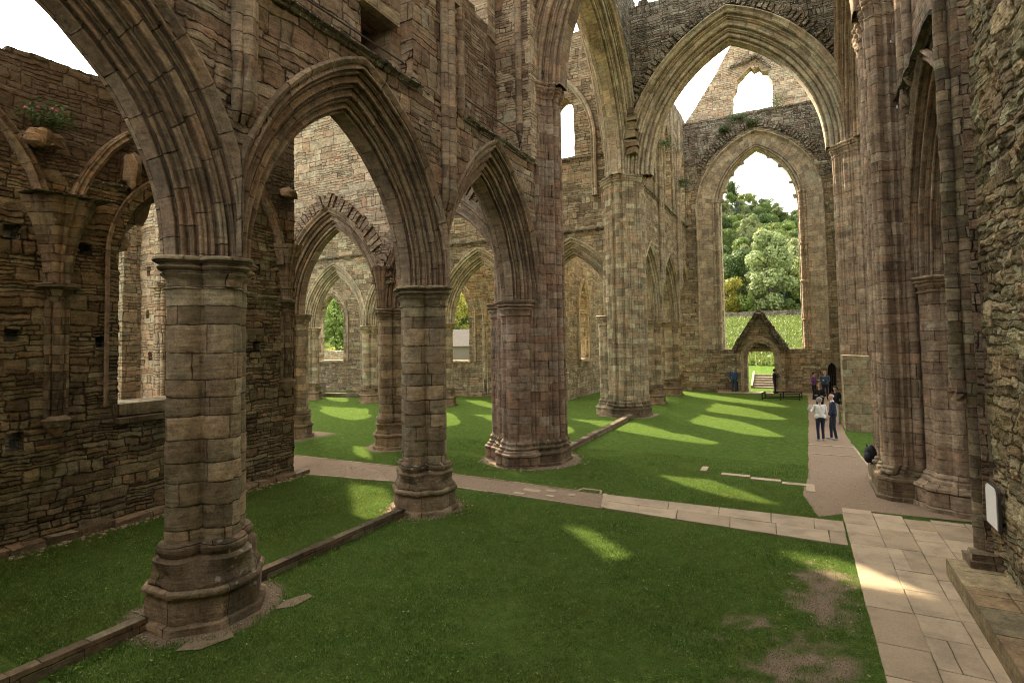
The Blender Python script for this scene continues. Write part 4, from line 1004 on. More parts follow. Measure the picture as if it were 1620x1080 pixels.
# end wall with the great window, gable and porch
ew=thing('end_wall','far end wall with the great empty window and ruined gable','wall',(-2.7,45.5,0))
YE=45.4; EF=FY(YE-.9); XC=-2.55
A_o,H_o,A_i,H_i=4.3,5.5,2.63,4.35; ZS=13.8
door=arch_poly(-2.65,2.45,.9,1.15,0,8,.0); low_door=arch_poly(1.83,1.75,.25,.42,0,6,.0)
gab=[(-8.9,-.2),(-3.55,-.2)]+[(-3.55,2.45)]+[(x,z) for x,z in arch_poly(-2.65,2.45,.9,1.15,0,8)[::-1]][1:-1]+[(-1.75,2.45),(-1.75,-.2),(1.58,-.2)]+[(1.58,1.75)]+[(x,z) for x,z in arch_poly(1.83,1.75,.25,.42,0,6)[::-1]][1:-1]+[(2.08,1.75),(2.08,-.2),(3.2,-.2),(3.2,20.6),(-8.9,20.9)]
make_wall('masonry',EF,gab,[arch_poly(XC,ZS,A_o,H_o,0,16,3.1)],.5,M['wall_far'],ew,g=.3,amp=.04,seed=55,jo=0)
# black lichened band over the window arch
# splayed reveal from the outer arch to the window opening
def splay(mb,fr,uc,z0,prof,zb,n=18):
    """prof: list of (w, half-span, rise)"""
    for sd in (1,-1):
        rows=[]
        cols=[]
        for w,a,h in prof:
            p,_=pointed(a,h,0,n); cols.append([(a,zb-z0+(0-(zb-z0))*i/16) for i in range(16)]+p)
        cum=[0]
        for i in range(1,len(prof)): cum.append(cum[-1]+math.hypot(prof[i][0]-prof[i-1][0],prof[i][1]-prof[i-1][1]))
        L=[0]
        for i in range(1,len(cols[0])): L.append(L[-1]+math.dist(cols[0][i],cols[0][i-1]))
        for i in range(len(cols[0])): rows.append([fr.p(uc+sd*cols[j][i][0],prof[j][0],z0+cols[j][i][1]) for j in range(len(prof))])
        mb.grid(rows,[[(c+ (9 if sd<0 else 0),zb+l) for c in cum] for l in L])
def lerp_prof(pts):
    out=[]
    for w,f in pts: out.append((w,A_i+(A_o-A_i)*f,H_i+(H_o-H_i)*f))
    return out
pr=[(.0,1.03),(.14,1.02),(.16,.985),(.06,.965),(-.02,.95)]+[(-.1-.45*(1-f)/.9,f) for f in (.9,.8,.7,.6,.5,.4,.34)]
pr+=[(-.38,.31),(-.40,.27),(-.52,.25),(-.44,.20),(-.47,.15),(-.62,.145),(-.56,.10),(-.60,.06),(-.75,.055),(-.8,.0),(-1.5,.0)]
m=MB(); splay(m,EF,XC,ZS,lerp_prof(pr),3.1); m.wob(.02,1.4); m.build('window_frame',M['arch_far'],ew,smooth=30)
for sd in (1,-1):
    for f,r in ((.30,.11),(.12,.10)):
        a=A_i+(A_o-A_i)*f; m=MB(); x=XC+sd*a
        m.tube([(x,YE-.42+.0*f,z) for z in zrange(3.15,14.5,1.0)],r,10)
        for zz in (5.2,8.0,10.7,14.45):
            loft(m,(x,YE-.42),[(zz-.1,lambda t:r),(zz-.05,lambda t:r+.07),(zz+.05,lambda t:r+.07),(zz+.1,lambda t:r)],10)
        m.build('jamb_shaft',M['wall_pale' if sd>0 else 'arch_far'],ew,smooth=50)  # right-hand shafts take paler stone for a sunlit look
m=MB(); m.box((XC,YE-.2,3.06),(5.6,1.2,.2),jit=.03); m.wob(.02,2); m.build('sill',M['wall_pale'],ew)
# broken stumps of tracery on the inner edge of the arch
for k,(sd,f) in enumerate(((-1,.18),(-1,.34),(-1,.55),(1,.30),(1,.12),(1,.62),(1,.8),(-1,.75))):
    p,_=pointed(A_i,H_i,-.03,20); x,z=p[int(f*20)]
    m=MB(); m.box((XC+sd*x,YE+.2,ZS+z),(.34,.3,.26),jit=.07); m.build('tracery_stump',M['arch_far'],ew)
# gable
m=MB(); ledge(m,EF,-8.2,3.,20.75,.1,.3,0,13); m.build('string_course',M['rubble'],ew,smooth=30)
make_wall('gable',FY(YE-.55),[(-8.0,20.6),(3.,20.6),(2.9,21.0),(1.0,24.2),(-1.0,27.2),(-2.4,28.6),(-2.9,28.4),(-3.2,27.6),(-3.6,26.8),(-4.3,25.9),(-5.0,24.6),(-5.7,23.6),(-6.3,22.7),(-7.0,21.7),(-7.5,21.05)],[[(-4.05,21.0),(-1.25,21.0),(-1.22,22.9),(-1.45,23.3),(-1.5,23.7),(-1.9,23.8),(-2.1,24.2),(-2.5,24.05),(-2.7,24.35),(-3.1,24.0),(-3.6,23.5),(-3.7,22.95),(-4.0,22.5)]],.9,M['wall_pale'],ew,g=.22,amp=.08,seed=56,jag=.06)
make_wall('spandrel',FY(YE-.96),[(-8.8,15.6)]+[(x,z) for x,z in arch_poly(XC,ZS,A_o,H_o,.30,16)[::-1]][3:-3]+[(3.1,15.8),(3.1,20.5),(-8.8,20.6)],[],.12,M['rubble'],ew,g=.22,amp=.09,asc=2,seed=57,jag=.05,jo=.05)
m=MB(); voussoirs(m,FY(YE-1.0),XC,ZS,A_o,H_o,.35,.85,22,.08,15,.4); m.wob(.03,2); m.build('voussoir_ring',M['rubble'],ew)
m=MB()
for k in range(10):
    z=17.0+k*.1
m=MB(); m.tube([(-1.35,YE-.75,23.9),(-2.2,YE-.72,25.0),(-3.0,YE-.7,24.85),(-4.1,YE-.72,24.5)],[.1,.16,.17,.1],7); m.wob(.08,3); m.build('broken_drip_mould',M['rubble'],ew)
# gabled porch piece standing in the wall under the window
pg=thing('porch_gable','small steep gable with mossy coping over the far doorway','porch',(-2.65,YE-1.2,0))
PGF=FY(YE-1.35)
ga=[(-4.2,-.2),(-3.55,-.2),(-3.55,2.45)]+[(x,z) for x,z in arch_poly(-2.65,2.45,.9,1.15,0,8)[::-1]][1:-1]+[(-1.75,2.45),(-1.75,-.2),(-1.1,-.2),(-1.05,3.2),(-2.65,5.75),(-4.25,3.2)]
make_wall('wall',PGF,ga,[],.5,M['wall_far'],pg,g=.2,amp=.03,seed=58,jag=.01)
m=MB(); arch_sweep(m,PGF,-2.65,2.45,.9,1.15,[(.0,.46),(.08,.45),(.1,.4),(.03,.36),(.05,.28),(-.02,.2),(-.06,.14),(-.12,.1),(-.14,.02),(-.3,0),(-1.0,0)],12,None,1,(1,-1),0.); m.wob(.01); m.build('door_arch',M['arch_far'],pg,smooth=35)
def slope_slab(m,x0,z0,x1,z1,yc,dy,th):
    d=Vector((x1-x0,0,z1-z0)); n=Vector((-d.z,0,d.x)).normalized()*(1 if d.x>0 else -1)
    R_=random.Random(int(x0*97)); vs=[]
    for q in (0,th):
        for x,z in ((x0,z0),(x1,z1)):
            for s_ in (-1,1): vs.append((x+n.x*q+R_.uniform(-.02,.02),yc+s_*dy/2+R_.uniform(-.03,.03),z+n.z*q+R_.uniform(-.02,.02)))
    m.add(vs,[(0,1,3,2),(4,6,7,5),(0,4,5,1),(2,3,7,6),(0,2,6,4),(1,5,7,3)])
for sd in (1,-1):
    m=MB()
    for k in range(6):
        f0,f1=k/6,(k+1)/6; X0=-2.65+sd*1.66; slope_slab(m,X0-sd*1.66*f0,2.98+2.68*f0,X0-sd*1.66*f1*.995,2.98+2.68*f1,YE-1.35,1.0,.30)
    for k in range(26):
        f=random.random(); m.box((-2.65+sd*1.7*(1-f)+sd*.1,YE-1.55+random.uniform(-.3,.4),3.08+2.68*f+random.uniform(.0,.26)),(.16,.16,.1),random.random(),jit=.04)
    m.wob(.03,3,sd); m.build('coping',M['coping'],pg)
m=MB(); m.box((-2.65,YE-1.2,6.0),(.26,.6,.34),jit=.05,taper=.6); m.build('apex_stone',M['coping'],pg)
# little dark doorway with an iron grille
gd=thing('gate','narrow dark iron gate in the low arched doorway behind the visitors','gate',(1.83,YE-.6,0))
m=MB(); m.box((1.83,YE-.35,1.05),(.6,.04,2.3)); m.build('shade_backing',M['dark'],gd)  # black sheet painted in as the doorway's unlit depth
for x in (1.66,1.77,1.89,2.0):
    m=MB(); m.tube([(x,YE-.62,.05),(x,YE-.62,2.1)],.018,6); m.build('bar',M['iron'],gd)
for z in (.5,1.3):
    m=MB(); m.tube([(1.58,YE-.64,z),(2.08,YE-.64,z)],.018,6); m.build('crossbar',M['iron'],gd)
# ------------------------------------------------------------------ right hand side of the near transept
rw=thing('rubble_wall','rough rubble wall filling the right edge with sunlit lower edge','wall',(2.73,6,0))
RWF=FXm(2.73)
make_wall('masonry',RWF,[(-11.8,-.2),(3,-.2),(3,23),(-11.8,23)],[],1.0,M['right'],rw,g=.05,amp=.05,asc=1.6,relief=(.07,.07,.03),seed=61,region=(-11.8,-6.8,-.2,11.5),jo=0)
m=MB()
for i in range(11):
    y=11.1-i*1.45; m.box((2.39,y,.04),(.70,1.444,.54),jit=.006)
m.wob(.015,2); m.build('bench_plinth',M['bench'],rw,smooth=30)
m=MB(); m.box((2.52,11.72,.36),(.46,.5,.13),jit=.02); m.box((2.54,11.74,.46),(.36,.4,.09),jit=.02); m.wob(.02,3); m.build('shaft_base',M['base'],rw)
for (x,y,z0,z1,r) in ((2.56,11.95,.48,23,.115),(2.36,12.02,3.1,23,.11),(2.74,11.86,.4,23,.09)):
    m=MB(); zz=zrange(z0,z1,.14); m.tube([(x,y,z) for z in zz],[r*(1+.10*noise.noise(Vector((z*2.2,x*9,0)))) for z in zz],14); m.wob(.012,2.5,x); m.build('wall_shaft',M['arch_dark'],rw,smooth=60)
m=MB(); m.box((2.37,12.02,3.05),(.18,.18,.2),.3,jit=.05,taper=1.2); m.wob(.03,4); m.build('broken_shaft_end',M['base'],rw)
make_wall('shaft_backing',FXm(2.57),[(-12.4,.2),(-11.8,.2),(-11.8,23),(-12.4,23)],[],.5,M['wall'],rw,g=.2,amp=.03,seed=62,jo=0)
m=MB()
arch_sweep(m,FXm(3.2),-13.95,5.45,2.0,3.5,moulded(.78,.80,.13,5,.06,per=6),30,(-17.3,-12.25),1,(1,-1)); m.wob(.012); o=m.build('aisle_arch',M['arch'],None,smooth=32); tag(o,'dark steep moulded arch squeezed beside the tall wall shaft on the right','arch')
aw=thing('aisle_arch_wall','pink brown wall with dark ledge above the squeezed arch on the right','wall',(2.6,14,5.4))
lo=lower_edge([(-13.95,5.45,2.0,3.5)],-17.4,-12.3,.8,zmin=5.45)
make_wall('masonry',FXm(2.46),lo+[(-12.3,23),(-17.4,23)],[],1.5,M['wall'],aw,g=.25,amp=.04,seed=63,jo=0)
m=MB(); ledge(m,FXm(2.46),-16.7,-12.4,10.02,.2,.2,0,15); m.build('string_course',M['coping'],aw,smooth=30)
m=MB(); shafts(m,FXm(2.46),-15.9,9.6,23,((0,.08,.12),),0,.3); shafts(m,FXm(2.46),-15.2,9.9,23,((0,.08,.11),),0,.2); m.build('vault_shaft',M['shaft_pink'],aw,smooth=60)
# beyond that arch: blocked aisle wall in shade
bk=thing('blocking_wall','plain shaded wall closing the aisle behind the squeezed arch','wall',(6,14,0))
make_wall('masonry',FXm(5.4),[(-22,-.2),(-8,-.2),(-8,12),(-22,12)],[],.6,M['wall'],bk,g=.5,amp=.04,seed=64)
make_wall('side',FY(16.92),[(2.55,-.2),(5.4,-.2),(5.4,22.5),(2.55,22.5)],[],.5,M['wall'],bk,g=.4,amp=.04,seed=65)
# low ashlar block against the crossing pier
ab=thing('ashlar_block','squared ashlar block of green and pink courses at the foot of the right crossing pier','masonry block',(2.2,28.3,0))
make_wall('masonry',FY(27.75),[(1.55,-.2),(4,-.2),(4,3.15),(1.55,3.2)],[],1.6,M['ashlar'],ab,g=.3,amp=.02,seed=66,jag=.01)

# unseen end wall behind the viewpoint, added and cut low to steer sky light
nw=thing('near_end_wall','unseen end wall of the near transept, cut low to set the sky light','wall',(-3,-3,0))
make_wall('masonry',Fr((0,-3.2,0),(-1,0,0)),[(-3.6,-.2),(15,-.2),(15,8.5),(9.4,9),(9.4,12.5),(-3.6,12.5)],[arch_poly(2.6,8.6,2.4,2.9,0,10,6.)],1.4,M['wall'],nw,g=.6,amp=.05,seed=71)
# ------------------------------------------------------------------ outside : garden wall, house, trees, wooded hill
def leafmat(name,cols,tr=.3):
    t=NT(name); geo=t.new('ShaderNodeNewGeometry'); oi=t.new('ShaderNodeObjectInfo').outputs['Random']; ri=geo.outputs['Random Per Island']
    c=t.ramp(ri,[(i/(len(cols)-1),q) for i,q in enumerate(cols)])
    h=t.new('ShaderNodeHueSaturation'); t.put(h.inputs['Hue'],t.math('MULTIPLY_ADD',oi,.035,.48)); t.put(h.inputs['Value'],t.math('MULTIPLY_ADD',t.math('FRACT',t.math('MULTIPLY',oi,7.7)),.5,.75)); t.put(h.inputs['Color'],c)
    return t.out(h.outputs[0],.6,None,spec=.2,trans=tr)
L_dark=leafmat('dark_leaves',[(.05,.082,.02),(.075,.115,.028),(.10,.145,.04)]); L_mid=leafmat('mid_leaves',[(.09,.14,.028),(.125,.18,.038),(.16,.22,.055)])
L_pale=leafmat('pale_leaves',[(.16,.20,.08),(.21,.25,.10),(.26,.30,.13)]); L_yel=leafmat('yellow_leaves',[(.18,.21,.03),(.25,.27,.04),(.33,.32,.05)]); L_con=leafmat('blue_green_needles',[(.055,.085,.055),(.08,.115,.075),(.11,.145,.095)])
BARK=plain('bark',(.06,.048,.036),.9)
def crown_mesh(seed,h,r,nb,nl,ls,shape='round',z0=.25):
    R=random.Random(seed); m=MB(); m.nrm=[]
    blobs=[]
    for i in range(nb):
        f=R.uniform(0,1); z=h*(z0+(1-z0)*f*.92)
        if shape=='round': env=r*math.sqrt(max(.05,1-((f-.42)/.62)**2))
        elif shape=='cone': env=r*(1.05-f)
        else: env=r*(math.sin(PI*min(1,.14+f*.86))**.7)
        a=R.uniform(0,2*PI); d=env*math.sqrt(R.uniform(.05,1))*.78; br=r*R.uniform(.22,.42)*(1-.45*f if shape=='cone' else 1)
        blobs.append((d*math.cos(a),d*math.sin(a),z,br))
    for i in range(nl):
        bx,by,bz,br=blobs[R.randrange(nb)]
        v=Vector((R.gauss(0,1),R.gauss(0,1),R.gauss(0,1)+.25)); v.normalize(); q=br*R.uniform(.62,1.08)
        p=Vector((bx,by,bz))+Vector((v.x*q,v.y*q,v.z*q*.8))
        n=(v+Vector((R.uniform(-.7,.7),R.uniform(-.7,.7),R.uniform(-.3,.9)))).normalized(); a=n.orthogonal().normalized(); b=n.cross(a); th=R.uniform(0,6.3); a,b=a*math.cos(th)+b*math.sin(th),b*math.cos(th)-a*math.sin(th)
        s=ls*R.uniform(.6,1.3)
        m.add([p-a*s,p+b*s*.6,p+a*s,p-b*s*.6+n*s*.2],[(0,1,2,3)]); cn=Vector((p.x,p.y,(p.z-h*.5)*.8)).normalized(); vn=(v*.9+cn*.6+n*.5).normalized(); m.nrm+=[tuple(vn)]*4
    return m
def make_tree(name,label,loc,h,r,mat,seed,nb=26,nl=2600,ls=.3,shape='round',z0=.25,group=None,cat='tree'):
    t=thing(name,label,cat,(0,0,0),group); R=random.Random(seed)
    m=MB(); m.tube([(0,0,-.4),(.02*h,0,h*.15),(R.uniform(-.03,.03)*h,R.uniform(-.03,.03)*h,h*.45),(R.uniform(-.04,.04)*h,0,h*.85)],[h*.024,h*.02,h*.014,h*.004],8)
    for k in range(7):
        a=k*2.4; z=h*(.22+.08*k); m.tube([(0,0,z),(r*.35*math.cos(a),r*.35*math.sin(a),z+h*.1),(r*.75*math.cos(a),r*.75*math.sin(a),z+h*.16)],[h*.010,h*.007,h*.002],6)
    m.build('trunk',BARK,t); cm=crown_mesh(seed,h,r,nb,nl,ls,shape,z0); cm.build('crown',mat,t)
    t.location=loc; return t
gz_=lambda x,y:terr(x,y)
birch=make_tree('pale_tree','big pale grey green drooping tree standing alone before the wooded hill',(-5.6,128,gz_(-5.6,128)),18.5,5.4,L_pale,3,46,12000,.30,'egg',.10)
yb=make_tree('yellow_bush','yellow green bushy tree at the left edge of the great window',(-13.6,127,gz_(-14,127)),8.2,4.2,L_yel,4,30,5000,.22,'round',.05,cat='bush')
make_tree('green_bush','low green bush beside the yellow tree behind the field wall',(-10.0,126,gz_(-10,126)),4.2,3.0,L_mid,5,20,3000,.2,'round',.02,cat='bush')
make_tree('green_bush','small dark bush at the right edge of the great window',(-1.6,126.5,gz_(-1,126)),3.2,1.7,L_dark,6,14,1600,.18,'round',.02,cat='bush')
# field wall across the slope
fw=MB(); Rr=random.Random(3)
for i in range(60):
    x=-60+i*1.35; y=121.5+.6*math.sin(i*.3); fw.box((x,y,terr(x,y)+.45),(1.45,.6,1.3),jit=.06)
fw.wob(.06,1); o=fw.build('field_wall',M['rubble']); tag(o,'low stone field wall crossing the slope seen through the great window','wall')
fw=MB()
for i in range(9):
    x=-8+i*1.3; fw.box((x,125.2,terr(x,125.2)+.3),(1.4,.8,.9),jit=.1)
fw.wob(.1,1); o=fw.build('stone_bank',M['wall_pale']); tag(o,'low pale stone bank in front of the big drooping tree','bank')
# rough field grass tufts
rg=random.Random(8); m=MB()
for i in range(14000):
    y=rg.uniform(58,120); x=rg.uniform(-.19,.03)*y-1.+rg.uniform(-1,1); z=terr(x,y); s=rg.uniform(.15,.5); a=rg.uniform(0,6.3)
    m.add([(x-.35*math.cos(a),y-.35*math.sin(a),z-.05),(x+.35*math.cos(a),y+.35*math.sin(a),z-.05),(x+rg.uniform(-.3,.3),y+rg.uniform(-.3,.3),z+s)],[(0,1,2)])
o=m.build('field_grass',leafmat('field_grass_blades',[(.11,.145,.03),(.15,.18,.042),(.185,.205,.06)],.2)); struct(o,'tall rough pale grass on the sloping field','stuff'); o['category']='grass'
# wooded hill
def hillz(x,y):
    r=max(0,min(1,(y-140+.1*x)/230)); s=r*r*(3-2*r)
    top=76-.60*(x+36) if x>-90 else 109
    return 10+max(20,top)*s+noise.noise(Vector((x*.012,y*.012,1)))*9*s
hx=coords([(-560,160,15)]); hy=coords([(135,520,14)]); m=MB()
for y in hy:
    for x in hx: m.v.append((x,y,hillz(x,y)-3))
for j in range(len(hy)-1):
    for i in range(len(hx)-1): m.f.append((j*len(hx)+i,j*len(hx)+i+1,(j+1)*len(hx)+i+1,(j+1)*len(hx)+i)); m.uv.append(None); m.m.append(0)
struct(m.build('hill',plain('hill_undergrowth',(.03,.05,.016),.95),smooth=180))
protos=[('broadleaf_tree','dark green rounded tree in the wood on the hillside',15,5.6,L_dark,'round',.12),('broadleaf_tree','mid green rounded tree in the wood on the hillside',14,5.8,L_mid,'round',.10),('ash_tree','pale green loose tree in the wood on the hillside',17,5.0,L_pale,'egg',.12),('conifer_tree','blue green pointed conifer among the hillside trees',19,3.6,L_con,'cone',.06),('broadleaf_tree','bright yellow green tree in the wood on the hillside',13,5.2,L_yel,'round',.1)]
rg=random.Random(21); made={}
def plant(k,x,y,z,s=1.,label=None):
    nm,lb,h,r,mt,sh,z0=protos[k]; key=(k,rg.randrange(2))
    if key not in made:
        t=make_tree(nm,lb,(x,y,z),h,r,mt,100+k*7+key[1],34,5200,.30,sh,z0,'trees in the hillside wood'); made[key]=t
    else: t=dup(made[key],(x,y,z),None,rg.uniform(0,6.3))
    t.scale=(s,s,s)
    if label: t['label']=label
y=136.
while y<345:
    st=6.3+(y-136)*.014
    x=-y*.15-4
    while x<y*.025+5:
        xx=x+rg.uniform(-2.5,2.5); yy=y+rg.uniform(-3,3)
        plant(rg.choices(range(5),(4,5,2.2,.5,.5))[0],xx,yy,hillz(xx,yy)-1.5 if yy>142 else terr(xx,yy),rg.uniform(.7,1.05)*(1 if yy<190 else .88)); x+=st*.78*rg.uniform(.8,1.25)
    y+=st*1.25
for (fx,n) in ((-1.02,16),(-.66,18)):
    for i in range(n):
        yy=78+i*11+rg.uniform(-2,2); xx=yy*fx+rg.uniform(-9,9); plant(rg.choices(range(5),(3,4,1,2,2))[0],xx,yy,max(terr(xx,yy),hillz(xx,yy)-1.5 if yy>150 else 0),rg.uniform(.7,1.1))
make_tree('yellow_bush','bright green and yellow bush behind the grey roof in the right low window',(-46,70,terr(-46,70)),9,4.2,L_yel,31,30,5000,.24,'round',.02,cat='bush')
make_tree('broadleaf_tree','soft green bushy tree filling the left low window',(-62,62,terr(-62,62)),9.5,3.4,L_mid,32,30,5000,.22,'round',.02)
make_tree('yellow_bush','yellow green bush at the right side of the left low window',(-58.5,63,terr(-58,63)),5.5,2.4,L_yel,33,24,3000,.2,'round',.02,cat='bush')
bd=thing('low_building','low white walled building with a grey pink roof outside the right low window','building',(-40,60,0))
bz=terr(-40,60)-.45
m=MB(); m.box((-40,60,bz+1.2),(16,6,2.6)); m.build('wall',plain('white_render',(.17,.16,.135),1.,spec=0.),bd)
m=MB(); z=bz+2.45; m.add([(-48.4,56.6,z),(-31.6,56.6,z),(-31.6,60,z+2.1),(-48.4,60,z+2.1),(-48.4,63.4,z),(-31.6,63.4,z)],[(0,1,2,3),(3,2,5,4),(0,3,4),(1,5,2)]); m.build('roof',plain('slate_roof',(.11,.10,.09),1.,.3,3,spec=0.),bd)
gw=MB()
for i in range(20): 
    x=-66+i*1.5; gw.box((x,50,terr(x,50)+1.),(1.6,.7,2.6),jit=.05)
gw.wob(.06,1); o=gw.build('garden_wall',M['wall_pale']); tag(o,'pale rubble wall outside the left low window','wall')
# ------------------------------------------------------------------ people
SKIN=plain('skin',(.42,.26,.19),.55,.08); 
def cloth(name,c,n=.18): return plain(name,c,.9,n,60)
C_={k:cloth('cloth_'+k,v) for k,v in dict(white=(.62,.60,.57),navy=(.018,.022,.045),black=(.012,.012,.014),denim=(.035,.055,.10),dark_denim=(.018,.022,.035),blue=(.035,.075,.14),purple=(.10,.045,.17),grey=(.24,.23,.22),pale=(.40,.37,.32),shoe=(.30,.28,.26),dark_shoe=(.02,.018,.017)).items()}
H_={k:plain('hair_'+k,v,.7,.3,40) for k,v in dict(grey=(.20,.19,.18),blond=(.26,.17,.09),dark=(.022,.016,.012),silver=(.38,.36,.34)).items()}
EYE=plain('eye',(.02,.015,.012),.2)
DG=bpy.context.evaluated_depsgraph_get
def blob_sphere(m,c,r,n=12):
    rows=[];
    for i in range(n+1):
        a=PI*i/n; rows.append([(c[0]+r[0]*math.sin(a)*math.cos(2*PI*j/(n*2)),c[1]+r[1]*math.sin(a)*math.sin(2*PI*j/(n*2)),c[2]+r[2]*math.cos(a)) for j in range(n*2)])
    m.grid(rows,[[(0,0)]*(n*2+1) for _ in rows],True)
def person(label,loc,face,h,top,legs,shoe,hair,arms,lean=0,hairstyle='short',stride=.0,head_turn=0,sleeve=None,skirt=False,wide=1.,collar=None,group=None,female=False):
    """face: direction the person looks, degrees from +X; arms: [(elbow,wrist) left,(elbow,wrist) right] in local coordinates (x right, y forward)"""
    s=h/1.75; t=thing('person',label,'person',loc,group); t.rotation_euler=(0,0,rad(face-90))
    caps=[]  # (a,b,ra,rb,mat)
    sl=sleeve or top
    W=.185*wide if not female else .165*wide
    sy=.0+lean
    P=lambda x,y,z:Vector((x*s,y*s,z*s))
    hipz=.93
    for sd in (-1,1):
        st=stride*sd
        hip=P(sd*.085,0,hipz); kn=P(sd*.10,.03+st*.5,.50); an=P(sd*.105,st-.01,.09); toe=P(sd*.12,st+.15,.035); heel=P(sd*.105,st-.045,.04)
        caps+=[(hip,kn,.092*s*wide,.062*s,legs),(kn,an,.062*s,.050*s,legs),(heel,toe,.040*s,.036*s,shoe)]
        sh=P(sd*W,sy,1.42); e,wv=arms[0 if sd<0 else 1]; e=P(*e); wv=P(*wv)
        caps+=[(sh,e,.056*s*wide,.046*s,sl),(e,e.lerp(wv,.86),.046*s,.034*s,sl),(e.lerp(wv,.8),wv,.028*s,.024*s,SKIN)]
        d=(wv-e).normalized(); side=d.cross(Vector((0,0,1)));
        if side.length<.1: side=Vector((1,0,0))
        side.normalize(); up=side.cross(d)
        palm=wv+d*.045*s; caps.append((wv,palm,.025*s,.034*s,SKIN))
        for k in range(4):
            f0=palm+side*((k-1.5)*.019*s)+d*.02*s; ln=(.036,.043,.04,.03)[k]*s; f1=f0+d*ln-up*.006*s; f2=f1+d*ln*.6-up*.022*s
            caps+=[(f0,f1,.0095*s,.009*s,SKIN),(f1,f2,.009*s,.008*s,SKIN)]
        tb=wv+d*.02*s+side*(.024*s); caps.append((tb,tb+d*.035*s+side*.025*s-up*.012*s,.012*s,.0095*s,SKIN))
    caps+=[(P(-.055,0,.93),P(.055,0,.93),.115*s*wide,.115*s*wide,legs),(P(0,0,1.02),P(0,sy*.5,1.18),.128*s*wide,.122*s*wide,top),(P(-.05,sy*.5,1.16),P(-.08,sy,1.34),.11*s*wide,.10*s*wide,top),(P(.05,sy*.5,1.16),P(.08,sy,1.34),.11*s*wide,.10*s*wide,top),
           (P(-W*.95,sy,1.405),P(W*.95,sy,1.405),.066*s,.066*s,top),(P(-.09,0,.99),P(.09,0,.99),.115*s*wide,.115*s*wide,top),(P(0,sy,1.42),P(0,sy+.015,1.54),.058*s,.050*s,SKIN)]
    if collar: caps.append((P(0,sy,1.45),P(0,sy+.01,1.48),.072*s,.064*s,collar))
    hc=P(0,sy+.035,1.635)
    q=Matrix.Rotation(rad(head_turn),3,'Z')
    hd=lambda x,y,z: hc+q@Vector((x*s,y*s,z*s))
    caps+=[(hd(0,0,.03),hd(0,.012,-.045),.082*s,.066*s,SKIN),(hd(0,-.022,.035),hd(0,.0,.04),.084*s,.082*s,SKIN),(hd(0,.03,-.07),hd(0,.05,-.075),.040*s,.030*s,SKIN),(hd(0,.078,.015),hd(0,.098,-.015),.011*s,.016*s,SKIN),
           (hd(-.079,0,0),hd(-.084,-.005,.025),.014*s,.018*s,SKIN),(hd(.079,0,0),hd(.084,-.005,.025),.014*s,.018*s,SKIN)]
    m=MB()
    for a,b,ra,rb,mt in caps:
        blob_sphere(m,a,(ra,)*3,7); blob_sphere(m,b,(rb,)*3,7)
        if (b-a).length>1e-4: m.tube([a,b],[ra,rb],14)
    ob=m.build('tmp',SKIN); md=ob.modifiers.new('r','REMESH'); md.mode='VOXEL'; md.voxel_size=.0095
    sm=ob.modifiers.new('s','SMOOTH'); sm.factor=.5; sm.iterations=3
    me=bpy.data.meshes.new_from_object(ob.evaluated_get(DG())); bpy.data.objects.remove(ob)
    mats=[SKIN,top,legs,shoe]+([sl] if sl is not top else [])+([collar] if collar else [])
    me.materials.clear()
    for q_ in mats: me.materials.append(q_)
    n=len(me.polygons); C=np.zeros(n*3); me.polygons.foreach_get('center',C); C=C.reshape(-1,3)
    best=np.full(n,1e9); mi=np.zeros(n,np.int32)
    for a,b,ra,rb,mt in caps:
        A=np.array(a);D=np.array(b)-A; L=max(1e-9,D@D); tt=np.clip(((C-A)@D)/L,0,1); dist=np.linalg.norm(C-A-tt[:,None]*D,axis=1)-(ra+(rb-ra)*tt)
        k=dist<best; best[k]=dist[k]; mi[k]=mats.index(mt)
    me.polygons.foreach_set('material_index',mi); me.shade_smooth(); me.name='body'
    o=bpy.data.objects.new('body',me); COL.objects.link(o); o.parent=t
    if hair:
        m=MB(); big={'short':(.088,.096,.092),'bob':(.108,.110,.108),'long':(.098,.104,.104),'bald':(.089,.094,.07)}[hairstyle]
        rows=[]
        for i in range(13):
            a=PI*i/12*.62 if hairstyle!='bald' else PI*(.30+.34*i/12)
            row=[]
            for j in range(28):
                b=2*PI*j/28; x,y,z=big[0]*math.sin(a)*math.cos(b),big[1]*math.sin(a)*math.sin(b),big[2]*math.cos(a)
                fr_=max(0,math.sin(b)); z2=z+(.085*fr_ if z<.05 and hairstyle!='bald' else 0)*(1-max(0,z)/.05 if z>0 else 1)
                if hairstyle in('bob','long') and z<0: z2-= (.06 if hairstyle=='bob' else .13)*(1-fr_)*(-z/.05)
                if hairstyle=='bald' and fr_>.3: x,y,z2=x*.8,y*.7,z
                v=hd(x,y-.016,z2+.038); row.append(v+noise.noise_vector(v*22+Vector(loc))*(.012 if hairstyle!='bald' else .003)*s)
            rows.append(row)
        m.grid(rows,[[(0,0)]*29 for _ in rows],True)
        hm=bpy.data.meshes.new('hair'); hm.from_pydata([tuple(p) for p in m.v],[],m.f); hm.materials.append(hair); hm.shade_smooth()
        ho=bpy.data.objects.new('hair',hm); COL.objects.link(ho); ho.parent=t
    for sd in (-1,1):
        m=MB(); blob_sphere(m,hd(sd*.031,.079,.018),(.0105*s,.008*s,.007*s),6); em=bpy.data.meshes.new('eye'); em.from_pydata([tuple(p) for p in m.v],[],m.f); em.materials.append(EYE); em.shade_smooth(); eo=bpy.data.objects.new('eye',em); COL.objects.link(eo); eo.parent=t
    return t
down=lambda sd,f=0.:((sd*.235,-.02+f*.3,1.15),(sd*.235,.06+f,.90))
hold=lambda sd,z=1.18:((sd*.25,.02,1.16),(sd*.09,.27,z))
Z0=.012
